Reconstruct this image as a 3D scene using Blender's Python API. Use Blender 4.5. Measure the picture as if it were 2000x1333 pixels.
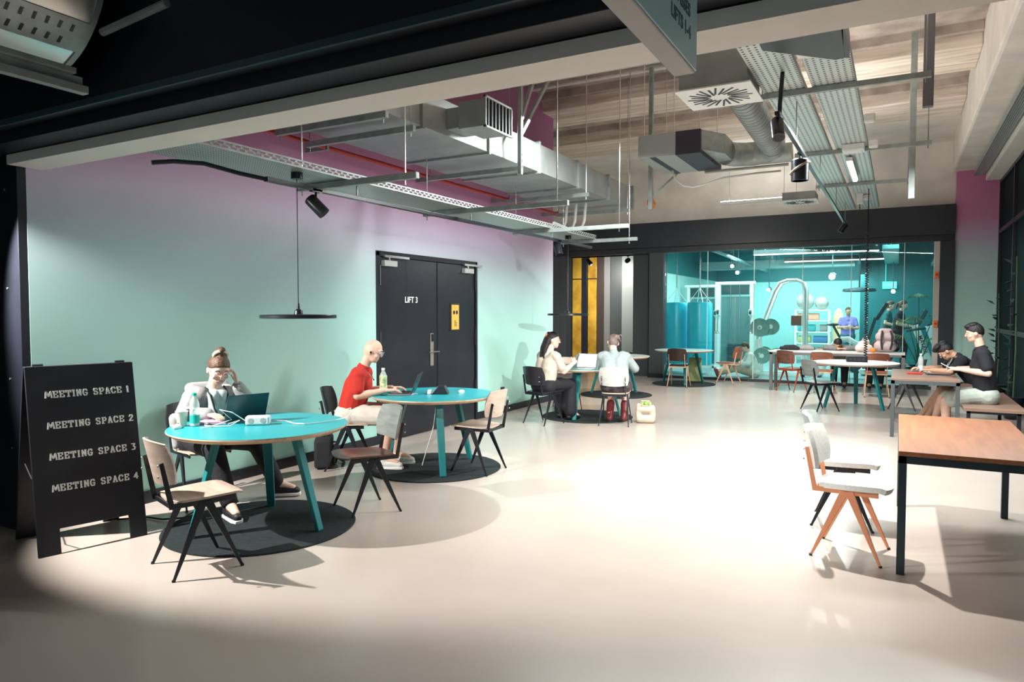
import bpy, bmesh, math, random
from mathutils import Vector, Matrix, Euler
random.seed(7)
for o in list(bpy.data.objects): bpy.data.objects.remove(o)
SC = bpy.context.scene
COL = SC.collection
PI = math.pi
# ------------------------------------------------------------------ camera
cam = bpy.data.cameras.new('camera'); camo = bpy.data.objects.new('camera', cam); COL.objects.link(camo)
camo.location = (0, 0, 1.58)
camo.rotation_euler = (math.radians(90 - 2.362), 0, math.radians(28.86))
cam.sensor_width = 36.0; cam.lens = 36.0 * 1370 / 2000; cam.clip_start = .05; cam.clip_end = 200
SC.camera = camo
# ------------------------------------------------------------------ world and exposure
SC.view_settings.view_transform = 'Standard'; SC.view_settings.look = 'None'
SC.view_settings.exposure = 0.28; SC.view_settings.gamma = 1.0; SC.view_settings.use_curve_mapping = False
W = bpy.data.worlds.new('world'); SC.world = W; W.use_nodes = True
bgn = W.node_tree.nodes['Background']; bgn.inputs[0].default_value = (.55, .68, .72, 1); bgn.inputs[1].default_value = .4
# ------------------------------------------------------------------ lights
def spot(name, loc, target, power, angle, blend=.3, radius=.03, col=(1, .95, .88)):
    l = bpy.data.lights.new(name, 'SPOT'); l.energy = power; l.spot_size = math.radians(angle); l.spot_blend = blend
    l.shadow_soft_size = radius; l.color = col
    o = bpy.data.objects.new(name, l); COL.objects.link(o); o.location = loc
    o.rotation_euler = (Vector(target) - Vector(loc)).to_track_quat('-Z', 'Y').to_euler(); return o
def area(name, loc, target, power, sx, sy, col=(1, 1, 1)):
    l = bpy.data.lights.new(name, 'AREA'); l.shape = 'RECTANGLE'; l.size = sx; l.size_y = sy; l.energy = power; l.color = col
    o = bpy.data.objects.new(name, l); COL.objects.link(o); o.location = loc
    o.rotation_euler = (Vector(target) - Vector(loc)).to_track_quat('-Z', 'Y').to_euler(); return o
# front row of lamps in the room the camera stands in
spot('light_front_left', (-5.38, 1.84, 2.46), (-3.7, 4.6, 0), 860, 76, .4, .02)
spot('light_front_right', (2.30, 1.98, 2.63), (-5.3, 10.2, 1.9), 2500, 46, .7, .03)
# track spotlights and far batten of the hall, with added fill lights
spot('light_track_near', (-.88, 5.98, 2.92), (-1.1, 5.5, 0), 640, 105, .9, .03)
spot('light_track_far', (-.92, 7.8, 2.87), (-1.3, 8.2, 0), 130, 150, 1., .05)
spot('light_track_end', (-.98, 13.9, 2.97), (-1.8, 13.6, 0), 380, 160, .9, .05)
spot('light_hall_fill', (-3.4, 12.0, 3.6), (-4.6, 14.0, 0), 330, 150, .8, .05)  # added spot over the corridor opening, no fixture there
area('light_ceiling_fill', (-.75, 9.6, 3.72), (-.75, 9.601, 6), 75, .5, 8.0, (1, .95, .88))  # added upward fill to brighten the ceiling, no lamp on the trays
area('light_tray_fill', (-.6, 8.2, 3.47), (-.9, 8.1, 0), 470, .08, 6.5, (.95, 1, .97))  # added long soft fill along the tray, beyond the real batten
area('light_far_batten', (-2.57, 15.6, 3.99), (-2.57, 15.601, 6.0), 16, 1.7, .1, (1, .96, .90))
spot('light_corridor', (-7.3, 17.75, 2.85), (-7.6, 19.5, 1.9), 240, 120, .9, .05)
# ------------------------------------------------------------------ materials
MATS = {}
def mat(name, col, rough=.5, metal=0., noise=0., nscale=8., bump=0., bscale=60., emit=None, estr=0., trans=0., alpha=1., ior=1.45, coat=0.):
    if name in MATS: return MATS[name]
    m = bpy.data.materials.new(name); m.use_nodes = True; nt = m.node_tree; b = nt.nodes['Principled BSDF']
    b.inputs['Base Color'].default_value = (*col, 1); b.inputs['Roughness'].default_value = rough; b.inputs['Metallic'].default_value = metal
    b.inputs['Transmission Weight'].default_value = trans; b.inputs['Alpha'].default_value = alpha; b.inputs['IOR'].default_value = ior
    b.inputs['Coat Weight'].default_value = coat
    tc = None
    if noise or bump:
        tc = nt.nodes.new('ShaderNodeTexCoord')
    if noise:
        n = nt.nodes.new('ShaderNodeTexNoise'); n.inputs['Scale'].default_value = nscale; n.inputs['Detail'].default_value = 5
        nt.links.new(tc.outputs['Object'], n.inputs['Vector'])
        r = nt.nodes.new('ShaderNodeValToRGB'); r.color_ramp.elements[0].position = .3; r.color_ramp.elements[1].position = .7
        r.color_ramp.elements[0].color = (*[max(0, c * (1 - noise)) for c in col], 1)
        r.color_ramp.elements[1].color = (*[min(1, c * (1 + noise)) for c in col], 1)
        nt.links.new(n.outputs['Fac'], r.inputs['Fac']); nt.links.new(r.outputs['Color'], b.inputs['Base Color'])
    if bump:
        n2 = nt.nodes.new('ShaderNodeTexNoise'); n2.inputs['Scale'].default_value = bscale; n2.inputs['Detail'].default_value = 4
        nt.links.new(tc.outputs['Object'], n2.inputs['Vector'])
        bp = nt.nodes.new('ShaderNodeBump'); bp.inputs['Strength'].default_value = bump; bp.inputs['Distance'].default_value = .01
        nt.links.new(n2.outputs['Fac'], bp.inputs['Height']); nt.links.new(bp.outputs['Normal'], b.inputs['Normal'])
    if emit:
        b.inputs['Emission Color'].default_value = (*emit, 1); b.inputs['Emission Strength'].default_value = estr
    MATS[name] = m; return m
def gradmat(name, stops, rough=.6):
    """paint that changes colour with height above the floor (world z)"""
    m = bpy.data.materials.new(name); m.use_nodes = True; nt = m.node_tree; b = nt.nodes['Principled BSDF']
    g = nt.nodes.new('ShaderNodeNewGeometry'); s = nt.nodes.new('ShaderNodeSeparateXYZ'); nt.links.new(g.outputs['Position'], s.inputs[0])
    mr = nt.nodes.new('ShaderNodeMapRange'); mr.inputs['From Min'].default_value = 0; mr.inputs['From Max'].default_value = 5
    nt.links.new(s.outputs['Z'], mr.inputs['Value'])
    r = nt.nodes.new('ShaderNodeValToRGB'); els = r.color_ramp.elements
    while len(els) < len(stops): els.new(.5)
    for e, (z, c) in zip(els, stops): e.position = z / 5; e.color = (*c, 1)
    nt.links.new(mr.outputs[0], r.inputs['Fac']); nt.links.new(r.outputs['Color'], b.inputs['Base Color'])
    b.inputs['Roughness'].default_value = rough; MATS[name] = m; return m
def woodmat(name, c1, c2, axis='Y', scale=1., rough=.4):
    m = bpy.data.materials.new(name); m.use_nodes = True; nt = m.node_tree; b = nt.nodes['Principled BSDF']
    tc = nt.nodes.new('ShaderNodeTexCoord'); mp = nt.nodes.new('ShaderNodeMapping')
    sc = [14., 14., 14.]; sc['XYZ'.index(axis)] = 1.2
    mp.inputs['Scale'].default_value = [q * scale for q in sc]
    nt.links.new(tc.outputs['Object'], mp.inputs['Vector'])
    n = nt.nodes.new('ShaderNodeTexNoise'); n.inputs['Scale'].default_value = 1.6; n.inputs['Detail'].default_value = 6; n.inputs['Distortion'].default_value = .6
    nt.links.new(mp.outputs[0], n.inputs['Vector'])
    r = nt.nodes.new('ShaderNodeValToRGB'); r.color_ramp.elements[0].position = .32; r.color_ramp.elements[1].position = .68
    r.color_ramp.elements[0].color = (*c1, 1); r.color_ramp.elements[1].color = (*c2, 1)
    nt.links.new(n.outputs['Fac'], r.inputs['Fac']); nt.links.new(r.outputs['Color'], b.inputs['Base Color'])
    b.inputs['Roughness'].default_value = rough; MATS[name] = m; return m
black = mat('black_paint', (.012, .014, .022), .38, noise=.2, nscale=3)
blackm = mat('black_metal', (.010, .012, .018), .32)
charcoal = mat('charcoal', (.030, .034, .042), .45, noise=.15)
white = mat('white_paint', (.74, .72, .68), .6, noise=.03)
whitep = mat('white_plastic', (.82, .82, .80), .35)
beige = mat('soffit_paint', (.84, .79, .72), .6, noise=.03, nscale=2)
galv = mat('galvanised_steel', (.34, .38, .37), .5, .45, noise=.18, nscale=9)
galvp = mat('galvanised_sheet', (.33, .36, .355), .5, .45, noise=.14, nscale=3)
steel = mat('steel', (.62, .63, .64), .25, .95)
teal = mat('teal_paint', (.012, .175, .19), .42, noise=.08)
tealtop = mat('teal_linoleum', (.02, .33, .38), .33, noise=.06, nscale=5)
ply = woodmat('birch_plywood_edge', (.45, .29, .18), (.66, .48, .33), 'X', 1.)
concrete = mat('raw_concrete', (.40, .34, .30), .85, noise=.3, nscale=3, bump=.5, bscale=25)
concrete2 = mat('painted_concrete', (.74, .70, .65), .8, noise=.10, nscale=2.5, bump=.35, bscale=20)
glass = mat('clear_glass', (.85, .96, .95), .02, trans=1., ior=1.02)
red = mat('red_paint', (.42, .03, .02), .4)
orange = mat('orange_plastic', (.85, .22, .02), .4)
skinA = mat('skin_light', (.72, .46, .36), .5, noise=.06, nscale=20)
skinB = mat('skin_tan', (.52, .30, .20), .5, noise=.08, nscale=20)
# ------------------------------------------------------------------ mesh helpers
def V(*a): return Vector(a[0] if len(a) == 1 else a)
class G:
    def __init__(s): s.v = []; s.f = []
    def add(s, vs, fs, M=None):
        n = len(s.v)
        s.v += [tuple(M @ Vector(p)) if M else tuple(p) for p in vs]; s.f += [tuple(i + n for i in q) for q in fs]; return s
    def box(s, a, b, M=None):
        (x0, y0, z0), (x1, y1, z1) = a, b
        return s.add([(x0, y0, z0), (x1, y0, z0), (x1, y1, z0), (x0, y1, z0), (x0, y0, z1), (x1, y0, z1), (x1, y1, z1), (x0, y1, z1)],
                     [(3, 2, 1, 0), (4, 5, 6, 7), (0, 1, 5, 4), (1, 2, 6, 5), (2, 3, 7, 6), (3, 0, 4, 7)], M)
    def cbox(s, c, d, M=None):
        return s.box([c[i] - d[i] / 2 for i in range(3)], [c[i] + d[i] / 2 for i in range(3)], M)
    def bar(s, p, q, w, h=None, up=(0, 0, 1), w2=None, h2=None):
        p, q = V(p), V(q); h = h or w; d = (q - p).normalized(); u = V(up)
        if abs(d.dot(u)) > .98: u = V(0, 1, 0)
        x = d.cross(u).normalized(); y = x.cross(d); w2 = w if w2 is None else w2; h2 = h if h2 is None else h2
        vs = [c + x * (a * ww / 2) + y * (b * hh / 2) for c, ww, hh in ((p, w, h), (q, w2, h2)) for a, b in ((-1, -1), (1, -1), (1, 1), (-1, 1))]
        return s.add(vs, [(0, 1, 2, 3), (7, 6, 5, 4), (1, 0, 4, 5), (2, 1, 5, 6), (3, 2, 6, 7), (0, 3, 7, 4)])
    def cyl(s, p, q, r, r2=None, n=14, caps=True):
        return s.tube([p, q], [r, r if r2 is None else r2], n, caps)
    def tube(s, pts, r, n=8, caps=True):
        pts = [V(p) for p in pts]; rs = r if isinstance(r, (list, tuple)) else [r] * len(pts)
        vs = []; prev = None
        for i, p in enumerate(pts):
            t = (pts[min(i + 1, len(pts) - 1)] - pts[max(i - 1, 0)]).normalized()
            if prev is None:
                a = V(0, 0, 1) if abs(t.z) < .9 else V(1, 0, 0); x = t.cross(a).normalized()
            else:
                x = (prev - t * prev.dot(t)).normalized()
            prev = x; y = t.cross(x)
            vs += [p + (x * math.cos(2 * PI * k / n) + y * math.sin(2 * PI * k / n)) * rs[i] for k in range(n)]
        fs = []
        for i in range(len(pts) - 1):
            for k in range(n):
                a = i * n + k; b = i * n + (k + 1) % n; fs.append((a, b, b + n, a + n))
        if caps: fs += [tuple(range(n - 1, -1, -1)), tuple(range((len(pts) - 1) * n, len(pts) * n))]
        return s.add(vs, fs)
    def sph(s, c, r, nu=14, nv=9, M=None):
        rx, ry, rz = (r, r, r) if not isinstance(r, (tuple, list)) else r; c = V(c)
        vs = []; fs = []
        for j in range(1, nv):
            t = PI * j / nv
            vs += [(rx * math.sin(t) * math.cos(2 * PI * k / nu), ry * math.sin(t) * math.sin(2 * PI * k / nu), rz * math.cos(t)) for k in range(nu)]
        top = len(vs); vs += [(0, 0, rz), (0, 0, -rz)]
        for j in range(nv - 2):
            for k in range(nu):
                a = j * nu + k; b = j * nu + (k + 1) % nu; fs.append((a, a + nu, b + nu, b))
        for k in range(nu):
            fs.append((top, k, (k + 1) % nu)); fs.append((top + 1, (nv - 2) * nu + (k + 1) % nu, (nv - 2) * nu + k))
        MM = (M.to_4x4() if M else Matrix.Identity(4)); MM = Matrix.Translation(c) @ MM
        return s.add(vs, fs, MM)
    def cap(s, p, q, r, r2=None, n=14):
        """rounded, tapered limb"""
        r2 = r if r2 is None else r2
        p, q = V(p), V(q); d = q - p; L = d.length
        if L < 1e-5: return s.sph(p, r, n, 8)
        t = d / L; pts = []; rs = []
        for k in range(1, 5):
            a = PI / 2 * k / 5 ; pts.append(p - t * r * math.cos(a)); rs.append(r * math.sin(a))
        pts += [p, p.lerp(q, .33), p.lerp(q, .67), q]; rs += [r, r + (r2 - r) * .33, r + (r2 - r) * .67, r2]
        for k in range(4, 0, -1):
            a = PI / 2 * k / 5; pts.append(q + t * r2 * math.cos(a)); rs.append(r2 * math.sin(a))
        return s.tube(pts, rs, n)
    def lathe(s, prof, n=24, M=None, caps=True):
        vs = [(r * math.cos(2 * PI * k / n), r * math.sin(2 * PI * k / n), z) for r, z in prof for k in range(n)]
        fs = []
        for i in range(len(prof) - 1):
            for k in range(n):
                a = i * n + k; b = i * n + (k + 1) % n; fs.append((a, b, b + n, a + n))
        if caps: fs += [tuple(range(n - 1, -1, -1)), tuple(range((len(prof) - 1) * n, len(prof) * n))]
        return s.add(vs, fs, M)
    def prism(s, poly, z0, z1, M=None):
        n = len(poly)
        return s.add([(x, y, z0) for x, y in poly] + [(x, y, z1) for x, y in poly],
                     [tuple(range(n - 1, -1, -1)), tuple(range(n, 2 * n))] + [(i, (i + 1) % n, (i + 1) % n + n, i + n) for i in range(n)], M)
    def sheet(s, fn, nu, nv, th, M=None):
        """curved panel: fn(u,v)->point, given a thickness along its normal"""
        P = [[V(fn(i / nu, j / nv)) for j in range(nv + 1)] for i in range(nu + 1)]
        top = []; bot = []
        for i in range(nu + 1):
            for j in range(nv + 1):
                du = P[min(i + 1, nu)][j] - P[max(i - 1, 0)][j]; dv = P[i][min(j + 1, nv)] - P[i][max(j - 1, 0)]
                nn = du.cross(dv).normalized() * th / 2; top.append(P[i][j] + nn); bot.append(P[i][j] - nn)
        m = nv + 1; N = len(top); fs = []
        for i in range(nu):
            for j in range(nv):
                a = i * m + j; fs.append((a, a + m, a + m + 1, a + 1)); fs.append((a + N, a + 1 + N, a + m + 1 + N, a + m + N))
        rim = [i * m for i in range(nu + 1)] + [nu * m + j for j in range(1, m)] + [i * m + nv for i in range(nu - 1, -1, -1)] + [j for j in range(nv - 1, 0, -1)]
        for k in range(len(rim)):
            a, b = rim[k], rim[(k + 1) % len(rim)]; fs.append((b, a, a + N, b + N))
        return s.add(top + bot, fs, M)
    def build(s, name, m, parent=None, smooth=True, bevel=0., kind=None, label=None):
        me = bpy.data.meshes.new(name); me.from_pydata(s.v, [], s.f)
        bm = bmesh.new(); bm.from_mesh(me); bmesh.ops.recalc_face_normals(bm, faces=bm.faces); bm.to_mesh(me); bm.free()
        if smooth:
            me.polygons.foreach_set('use_smooth', [True] * len(me.polygons)); me.set_sharp_from_angle(angle=math.radians(35))
        me.materials.append(m); o = bpy.data.objects.new(name, me); COL.objects.link(o)
        if parent is not None: o.parent = parent
        if bevel:
            b = o.modifiers.new('bevel', 'BEVEL'); b.width = bevel; b.segments = 2; b.limit_method = 'ANGLE'; b.angle_limit = math.radians(40)
        if kind: o['kind'] = kind
        if label: o['label'] = label
        return o
def thing(name, label, cat, loc=(0, 0, 0), rz=0., group=None):
    o = bpy.data.objects.new(name, None); COL.objects.link(o); o.location = loc; o.rotation_euler = (0, 0, rz); o.empty_display_size = .1
    return tag(o, label, cat, group)
def tag(o, label, cat, group=None):
    o['label'] = label; o['category'] = cat
    if group: o['group'] = group
    return o
def place(o, loc, rz=0.): o.location = loc; o.rotation_euler = (0, 0, rz); return o
def struct(g, name, m, parent=None, smooth=False, bevel=0.):
    o = g.build(name, m, parent, smooth, bevel)
    if parent is None: o['kind'] = 'structure'
    return o
def dup(root, loc, rz=0., label=None, group=None):
    r = root.copy(); COL.objects.link(r); r.location = loc; r.rotation_euler = (0, 0, rz)
    if label: r['label'] = label
    if group: r['group'] = group
    for ch in root.children:
        c = ch.copy(); COL.objects.link(c); c.parent = r
        for g in ch.children:
            d = g.copy(); COL.objects.link(d); d.parent = c
    return r
def textmesh(name, body, size, m, parent, M, ext=.001, bold=0., align='LEFT'):
    cu = bpy.data.curves.new('t', 'FONT'); cu.body = body; cu.size = size; cu.extrude = ext; cu.offset = bold; cu.align_x = align
    to = bpy.data.objects.new('t', cu); COL.objects.link(to); dg = bpy.context.evaluated_depsgraph_get()
    me = bpy.data.meshes.new_from_object(to.evaluated_get(dg)); bpy.data.objects.remove(to)
    me.transform(M); me.materials.clear(); me.materials.append(m); o = bpy.data.objects.new(name, me); COL.objects.link(o); o.parent = parent; return o
def frame(ox, xdir, ydir):
    """matrix with local x,y along the given directions"""
    x = V(xdir).normalized(); y = V(ydir).normalized(); z = x.cross(y)
    m = Matrix((x, y, z)).transposed().to_4x4(); m.translation = V(ox); return m
# ================================================================== SETTING
def glassmat(name, tint, gloss=.1, rough=.01):
    m = bpy.data.materials.new(name); m.use_nodes = True; nt = m.node_tree; nt.nodes.remove(nt.nodes['Principled BSDF'])
    out = nt.nodes['Material Output']; t = nt.nodes.new('ShaderNodeBsdfTransparent'); t.inputs[0].default_value = (*tint, 1)
    g = nt.nodes.new('ShaderNodeBsdfGlossy'); g.inputs['Roughness'].default_value = rough
    lw = nt.nodes.new('ShaderNodeFresnel'); lw.inputs['IOR'].default_value = 1.0 + gloss * 4
    mx = nt.nodes.new('ShaderNodeMixShader'); nt.links.new(lw.outputs[0], mx.inputs[0]); nt.links.new(t.outputs[0], mx.inputs[1]); nt.links.new(g.outputs[0], mx.inputs[2])
    nt.links.new(mx.outputs[0], out.inputs[0]); MATS[name] = m; return m
pane = glassmat('shopfront_glass', (.85, .97, .96), .1)
bottleglass = mat('bottle_plastic', (.78, .90, .88), .12, alpha=.38)
# resin floor
floorm = mat('resin_floor', (.43, .375, .34), .23, noise=.05, nscale=1.2, bump=.02, bscale=90)
struct(G().box((-12, -6, -.2), (6, 16.66, 0)).box((-12, 16.66, -.2), (-5.7, 24, 0)), 'floor', floorm)
gymfloor = mat('gym_floor_rubber', (.20, .36, .37), .5, noise=.35, nscale=40)
struct(G().box((-5.7, 16.66, -.2), (6, 26, 0)), 'floor_gym', gymfloor)
# left wall, painted from mint at the bottom to pink at the top
MINT = (.41, .72, .64); LILAC = (.50, .44, .56); PINK = (.50, .22, .39)
wallm = gradmat('mint_to_pink_wall_paint', [(0, MINT), (1.5, (.42, .70, .65)), (2.15, (.45, .58, .63)), (2.6, (.52, .43, .58)), (3.2, PINK), (5, (.45, .16, .33))], .62)
X0 = -5.42
wl = struct(G().box((X0 - .2, 2.72, 0), (X0, 6.56, 5.3)).box((X0 - .2, 8.72, 0), (X0, 11.35, 5.3)).box((X0 - .2, 6.56, 2.27), (X0, 8.72, 5.3)), 'wall_left', wallm)
struct(G().box((X0, 2.85, 0), (X0 + .018, 6.54, .105)).box((X0, 8.74, 0), (X0 + .018, 11.36, .105)), 'baseboard_left', black, bevel=.003)
# double door
d1 = bpy.data.objects.new('door_1', None); COL.objects.link(d1); d1['kind'] = 'structure'; d1.location = (X0, 0, 0)
d1['label'] = 'black double steel door lettered LIFT 3 in the mint wall'
doorm = mat('black_door_steel', (.016, .019, .026), .3, noise=.12, nscale=4)
G().box((-.12, 6.50, 0), (.012, 6.56, 2.30)).box((-.12, 8.72, 0), (.012, 8.77, 2.30)).box((-.12, 6.50, 2.25), (.012, 8.77, 2.31)).build('door_frame', black, d1, False, .003)
leafs = []
for i, (a, b) in enumerate(((6.57, 7.785), (7.79, 8.71))):
    leafs.append(G().box((-.06, a, .012), (-.005, b, 2.245)).build('door_leaf', doorm, d1, False, .004))
G().box((-.006, 7.76, .02), (.006, 7.81, 2.24)).build('door_astragal', doorm, d1, False, .002)
for yy in (6.6, 8.36):
    c = G().box((0, yy, 2.13), (.06, yy + .24, 2.20)).build('door_closer', mat('closer_silver', (.62, .64, .62), .35, .6), d1, False, .005)
    G().box((.01, yy + .02, 2.235), (.045, yy + .5, 2.265)).box((.02, yy + .1, 2.2), (.04, yy + .13, 2.24)).build('closer_arm', steel, c, False, .002)
for yy in (6.565, 8.715):
    for zz in (.35, 1.1, 1.9): G().cyl((.012, yy, zz), (.012, yy, zz + .24), .016, n=10).build('hinge', black, d1)
h = G().box((0, 7.585, .87), (.014, 7.655, 1.30)).build('handle_plate', mat('brushed_nickel', (.70, .64, .57), .3, .9), d1, False, .004)
G().cyl((.0, 7.62, 1.055), (.06, 7.62, 1.055), .011).cyl((.055, 7.50, 1.055), (.055, 7.72, 1.055), .011).build('lever', steel, h)
G().box((.013, 7.60, 1.19), (.03, 7.645, 1.29)).build('lock_cover', black, h, False, .004)
textmesh('lettering', 'LIFT 3', .105, whitep, d1, frame((-.0045, 7.06, 1.70), (0, 1, 0), (0, 0, 1)), .0008, .002)
gp = G().box((-.005, 8.07, 1.32), (.01, 8.29, 1.70)).build('notice_frame', mat('dark_bronze', (.08, .06, .04), .4, .5), d1, False, .002)
G().box((.01, 8.09, 1.34), (.012, 8.27, 1.68)).build('notice_plate', mat('yellow_notice', (.72, .42, .08), .45), gp, False)
for yy in (8.145, 8.215): G().cyl((.0121, yy, 1.575), (.0135, yy, 1.575), .028, n=16).build('notice_icon', charcoal, gp)
for k in range(4): G().box((.012, 8.15, 1.385 + k * .022), (.0132, 8.215 - .02 * (k == 3), 1.395 + k * .022)).build('notice_line', charcoal, gp, False)
# black partition end on the near left, with screw heads
pl = struct(G().box((-9, 2.66, 0), (X0 - .001, 2.86, 4.3)), 'wall_partition_left', black, bevel=.004)
for z in (.6, 1.1, 1.75, 2.45): G().cyl((X0 - .16, 2.655, z), (X0 - .16, 2.662, z), .008, n=8).build('screw', galv, pl)
# opening: soffit board, lintel, ceiling of the front room
struct(G().box((X0, 2.60, 2.60), (6, 2.83, 2.665)), 'trim_1', beige)
struct(G().box((X0, 2.70, 2.665), (6, 2.83, 5.3)), 'wall_over_opening', white)
lint = mat('lintel_black', (.011, .012, .020), .5, noise=.2, nscale=2)
struct(G().box((-9, 2.42, 2.67), (6, 2.695, 4.3)).box((-9, 2.34, 2.74), (6, 2.42, 4.3)), 'wall_lintel', lint, bevel=.003)
struct(G().box((-9, 2.325, 2.735), (6, 2.342, 2.772)), 'trim_2', mat('lintel_edge_strip', (.035, .075, .09), .35), bevel=.002)
struct(G().box((-9, -6, 4.2), (6, 2.7, 4.3)), 'ceiling_front', lint)
struct(G().box((-9.2, -6, 0), (-9, 2.86, 4.2)), 'wall_front_left', charcoal)
for yy in (.3, 1.35): struct(G().box((-9, yy, 3.96), (6, yy + .16, 4.2)), 'trim_3', lint, bevel=.004)
# hall ceiling: concrete joists and panels
ce = struct(G().box((-9.1, 2.7, 5.28), (6, 14.6, 5.5)), 'ceiling', concrete)
boards = woodmat('board_marked_concrete', (.50, .41, .34), (.84, .75, .65), 'X', .45, .85)
for ya, yb in ((3.6, 4.7), (6.0, 7.1), (8.5, 9.5), (10.9, 11.95), (13.3, 14.5)):
    G().box((-9, ya, 5.0), (.88, yb, 5.3)).build('concrete_joist', boards, ce, False, .02)
    G().box((-9, ya - .12, 5.16), (.88, ya, 5.3)).build('concrete_lip', concrete, ce, False, .01)
struct(G().box((-9, 14.5, 5.0), (6, 16.8, 5.3)), 'ceiling_painted', concrete2)
struct(G().box((.88, 2.84, 4.36), (2.3, 17, 5.3)), 'wall_girder_right', concrete2, bevel=.04)
# far wall above the dark beam
struct(G().box((-9, 16.7, 3.70), (.95, 16.9, 5.1)), 'wall_far', concrete2)
struct(G().box((-9, 16.42, 3.13), (.95, 16.72, 3.72)), 'wall_far_beam', mat('beam_slate', (.022, .028, .038), .45, noise=.15, nscale=2), bevel=.004)
struct(G().box((-9, 16.5, 3.00), (.95, 16.66, 3.13)), 'trim_4', charcoal, bevel=.003)
struct(G().box((-8.3, 16.4, 0), (-7.47, 16.75, 3.0)).box((-7.8, 16.38, 0), (-7.65, 16.4, 3.0)), 'wall_post_left', mat('post_grey', (.06, .07, .08), .45), bevel=.004)
struct(G().box((-5.28, 16.42, 0), (-4.93, 16.72, 3.0)).box((-5.78, 16.70, 0), (-5.2, 16.80, 3.6)), 'wall_post_gym', mat('post_slate', (.045, .058, .065), .5), bevel=.004)
struct(G().box((-5.30, 16.40, 0), (-4.92, 16.42, .1)), 'baseboard_post', black)
struct(G().box((.70, 16.42, 0), (.95, 16.74, 3.0)), 'wall_post_right', mat('post_dark', (.020, .024, .034), .45), bevel=.004)
# gym shop front
wf = bpy.data.objects.new('window_1', None); COL.objects.link(wf); wf['kind'] = 'structure'; wf['label'] = 'frameless glass front of the gym'
xs = [-4.925, -3.92, -2.88, -1.86, -.9, .08, .62]
for a, b in zip(xs, xs[1:]): G().box((a + .006, 16.56, .06), (b - .006, 16.575, 3.0)).build('pane', pane, wf, False)
for x in xs[1:-1]: G().box((x - .007, 16.555, .06), (x + .007, 16.58, 3.0)).build('glass_joint', mat('joint_clear', (.62, .80, .78), .3), wf, False)
G().box((-4.93, 16.53, 0), (.62, 16.61, .06)).build('bottom_rail', charcoal, wf, False, .003)
G().box((.60, 16.50, 0), (.70, 16.62, 3.0)).build('door_jamb', mat('jamb_cream', (.55, .52, .47), .5), wf, False, .003)
# right pillar and dark glazed wall
pil = gradmat('pillar_paint', [(0, (.45, .72, .66)), (1.9, (.45, .71, .68)), (2.75, (.46, .60, .66)), (3.05, (.52, .42, .58)), (3.45, (.56, .22, .40)), (5, (.52, .14, .30))], .62)
struct(G().box((.95, 16.5, 0), (1.7, 17.1, 4.36)), 'wall_pillar', pil, bevel=.004)
w2 = bpy.data.objects.new('window_2', None); COL.objects.link(w2); w2['kind'] = 'structure'; w2['label'] = 'dark glazed wall along the right side'
dglass = mat('dark_window_glass', (.005, .018, .02), .55); dglass.node_tree.nodes['Principled BSDF'].inputs['Specular IOR Level'].default_value = .04
for y in (4.0, 6.1, 8.2, 10.3, 12.4, 14.5):
    for za, zb in ((.12, 1.2), (1.26, 3.1), (3.16, 4.08)): G().box((1.70, y + .04, za), (1.715, y + 2.06, zb)).build('pane', dglass, w2, False)
for y in (4.0, 6.1, 8.2, 10.3, 12.4, 14.5, 16.45): G().box((1.655, y - .04, 0), (1.74, y + .04, 4.1)).build('mullion', black, w2, False, .003)
for z in (.06, 1.23, 3.13, 4.1): G().box((1.66, 4, z - .04), (1.735, 16.5, z + .04)).build('transom', black, w2, False, .003)
struct(G().box((1.74, 3, 0), (1.85, 17, 4.4)), 'wall_right', black)
struct(G().box((1.42, 3, 4.12), (1.70, 16.4, 4.34)), 'trim_5', white, bevel=.005)
# corridor beyond the left opening
struct(G().box((-12, 19.5, 0), (-5.76, 19.7, 3.6)), 'wall_corridor', charcoal)
struct(G().box((-12, 16.72, 3.45), (-5.76, 19.6, 3.6)), 'ceiling_corridor', white)
struct(G().box((-9.1, 11.0, 0), (-9.0, 16.5, 5)).box((-9.1, 11.35, 0), (X0 - .2, 11.45, 5)), 'wall_corridor_left', white)
gold = mat('gold_foil', (.90, .42, .05), .3, .4, noise=.45, nscale=2.2, bump=.9, bscale=6)
cp = bpy.data.objects.new('wall_panels_corridor', None); COL.objects.link(cp); cp['kind'] = 'structure'
def cpan(n, a, b, m, y=19.42, z0=.02, z1=3.4): return G().box((a, y, z0), (b, 19.5, z1)).build(n, m, cp, False, .004)
for k, (za, zb) in enumerate(((.02, 1.1), (1.1, 2.55), (2.58, 3.4))):
    cpan('gold_panel', -8.62, -8.32, gold, z0=za, z1=zb); cpan('gold_panel', -8.12, -7.85, gold, z0=za, z1=zb)
cpan('dark_panel', -8.95, -8.63, black); cpan('dark_panel', -8.31, -8.13, black, 19.38)
cpan('bronze_panel', -7.84, -7.62, mat('bronze_panel', (.12, .09, .08), .3, .6))
cpan('grey_panel', -7.61, -7.42, mat('panel_grey', (.22, .22, .22), .4)); cpan('slate_panel', -7.41, -7.05, mat('panel_slate', (.07, .085, .09), .4))
cpan('light_panel', -7.04, -6.28, mat('panel_light', (.32, .37, .35), .35), 19.36)
cpan('dark_plinth', -7.0, -5.9, black, 19.2, .0, .42)
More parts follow.
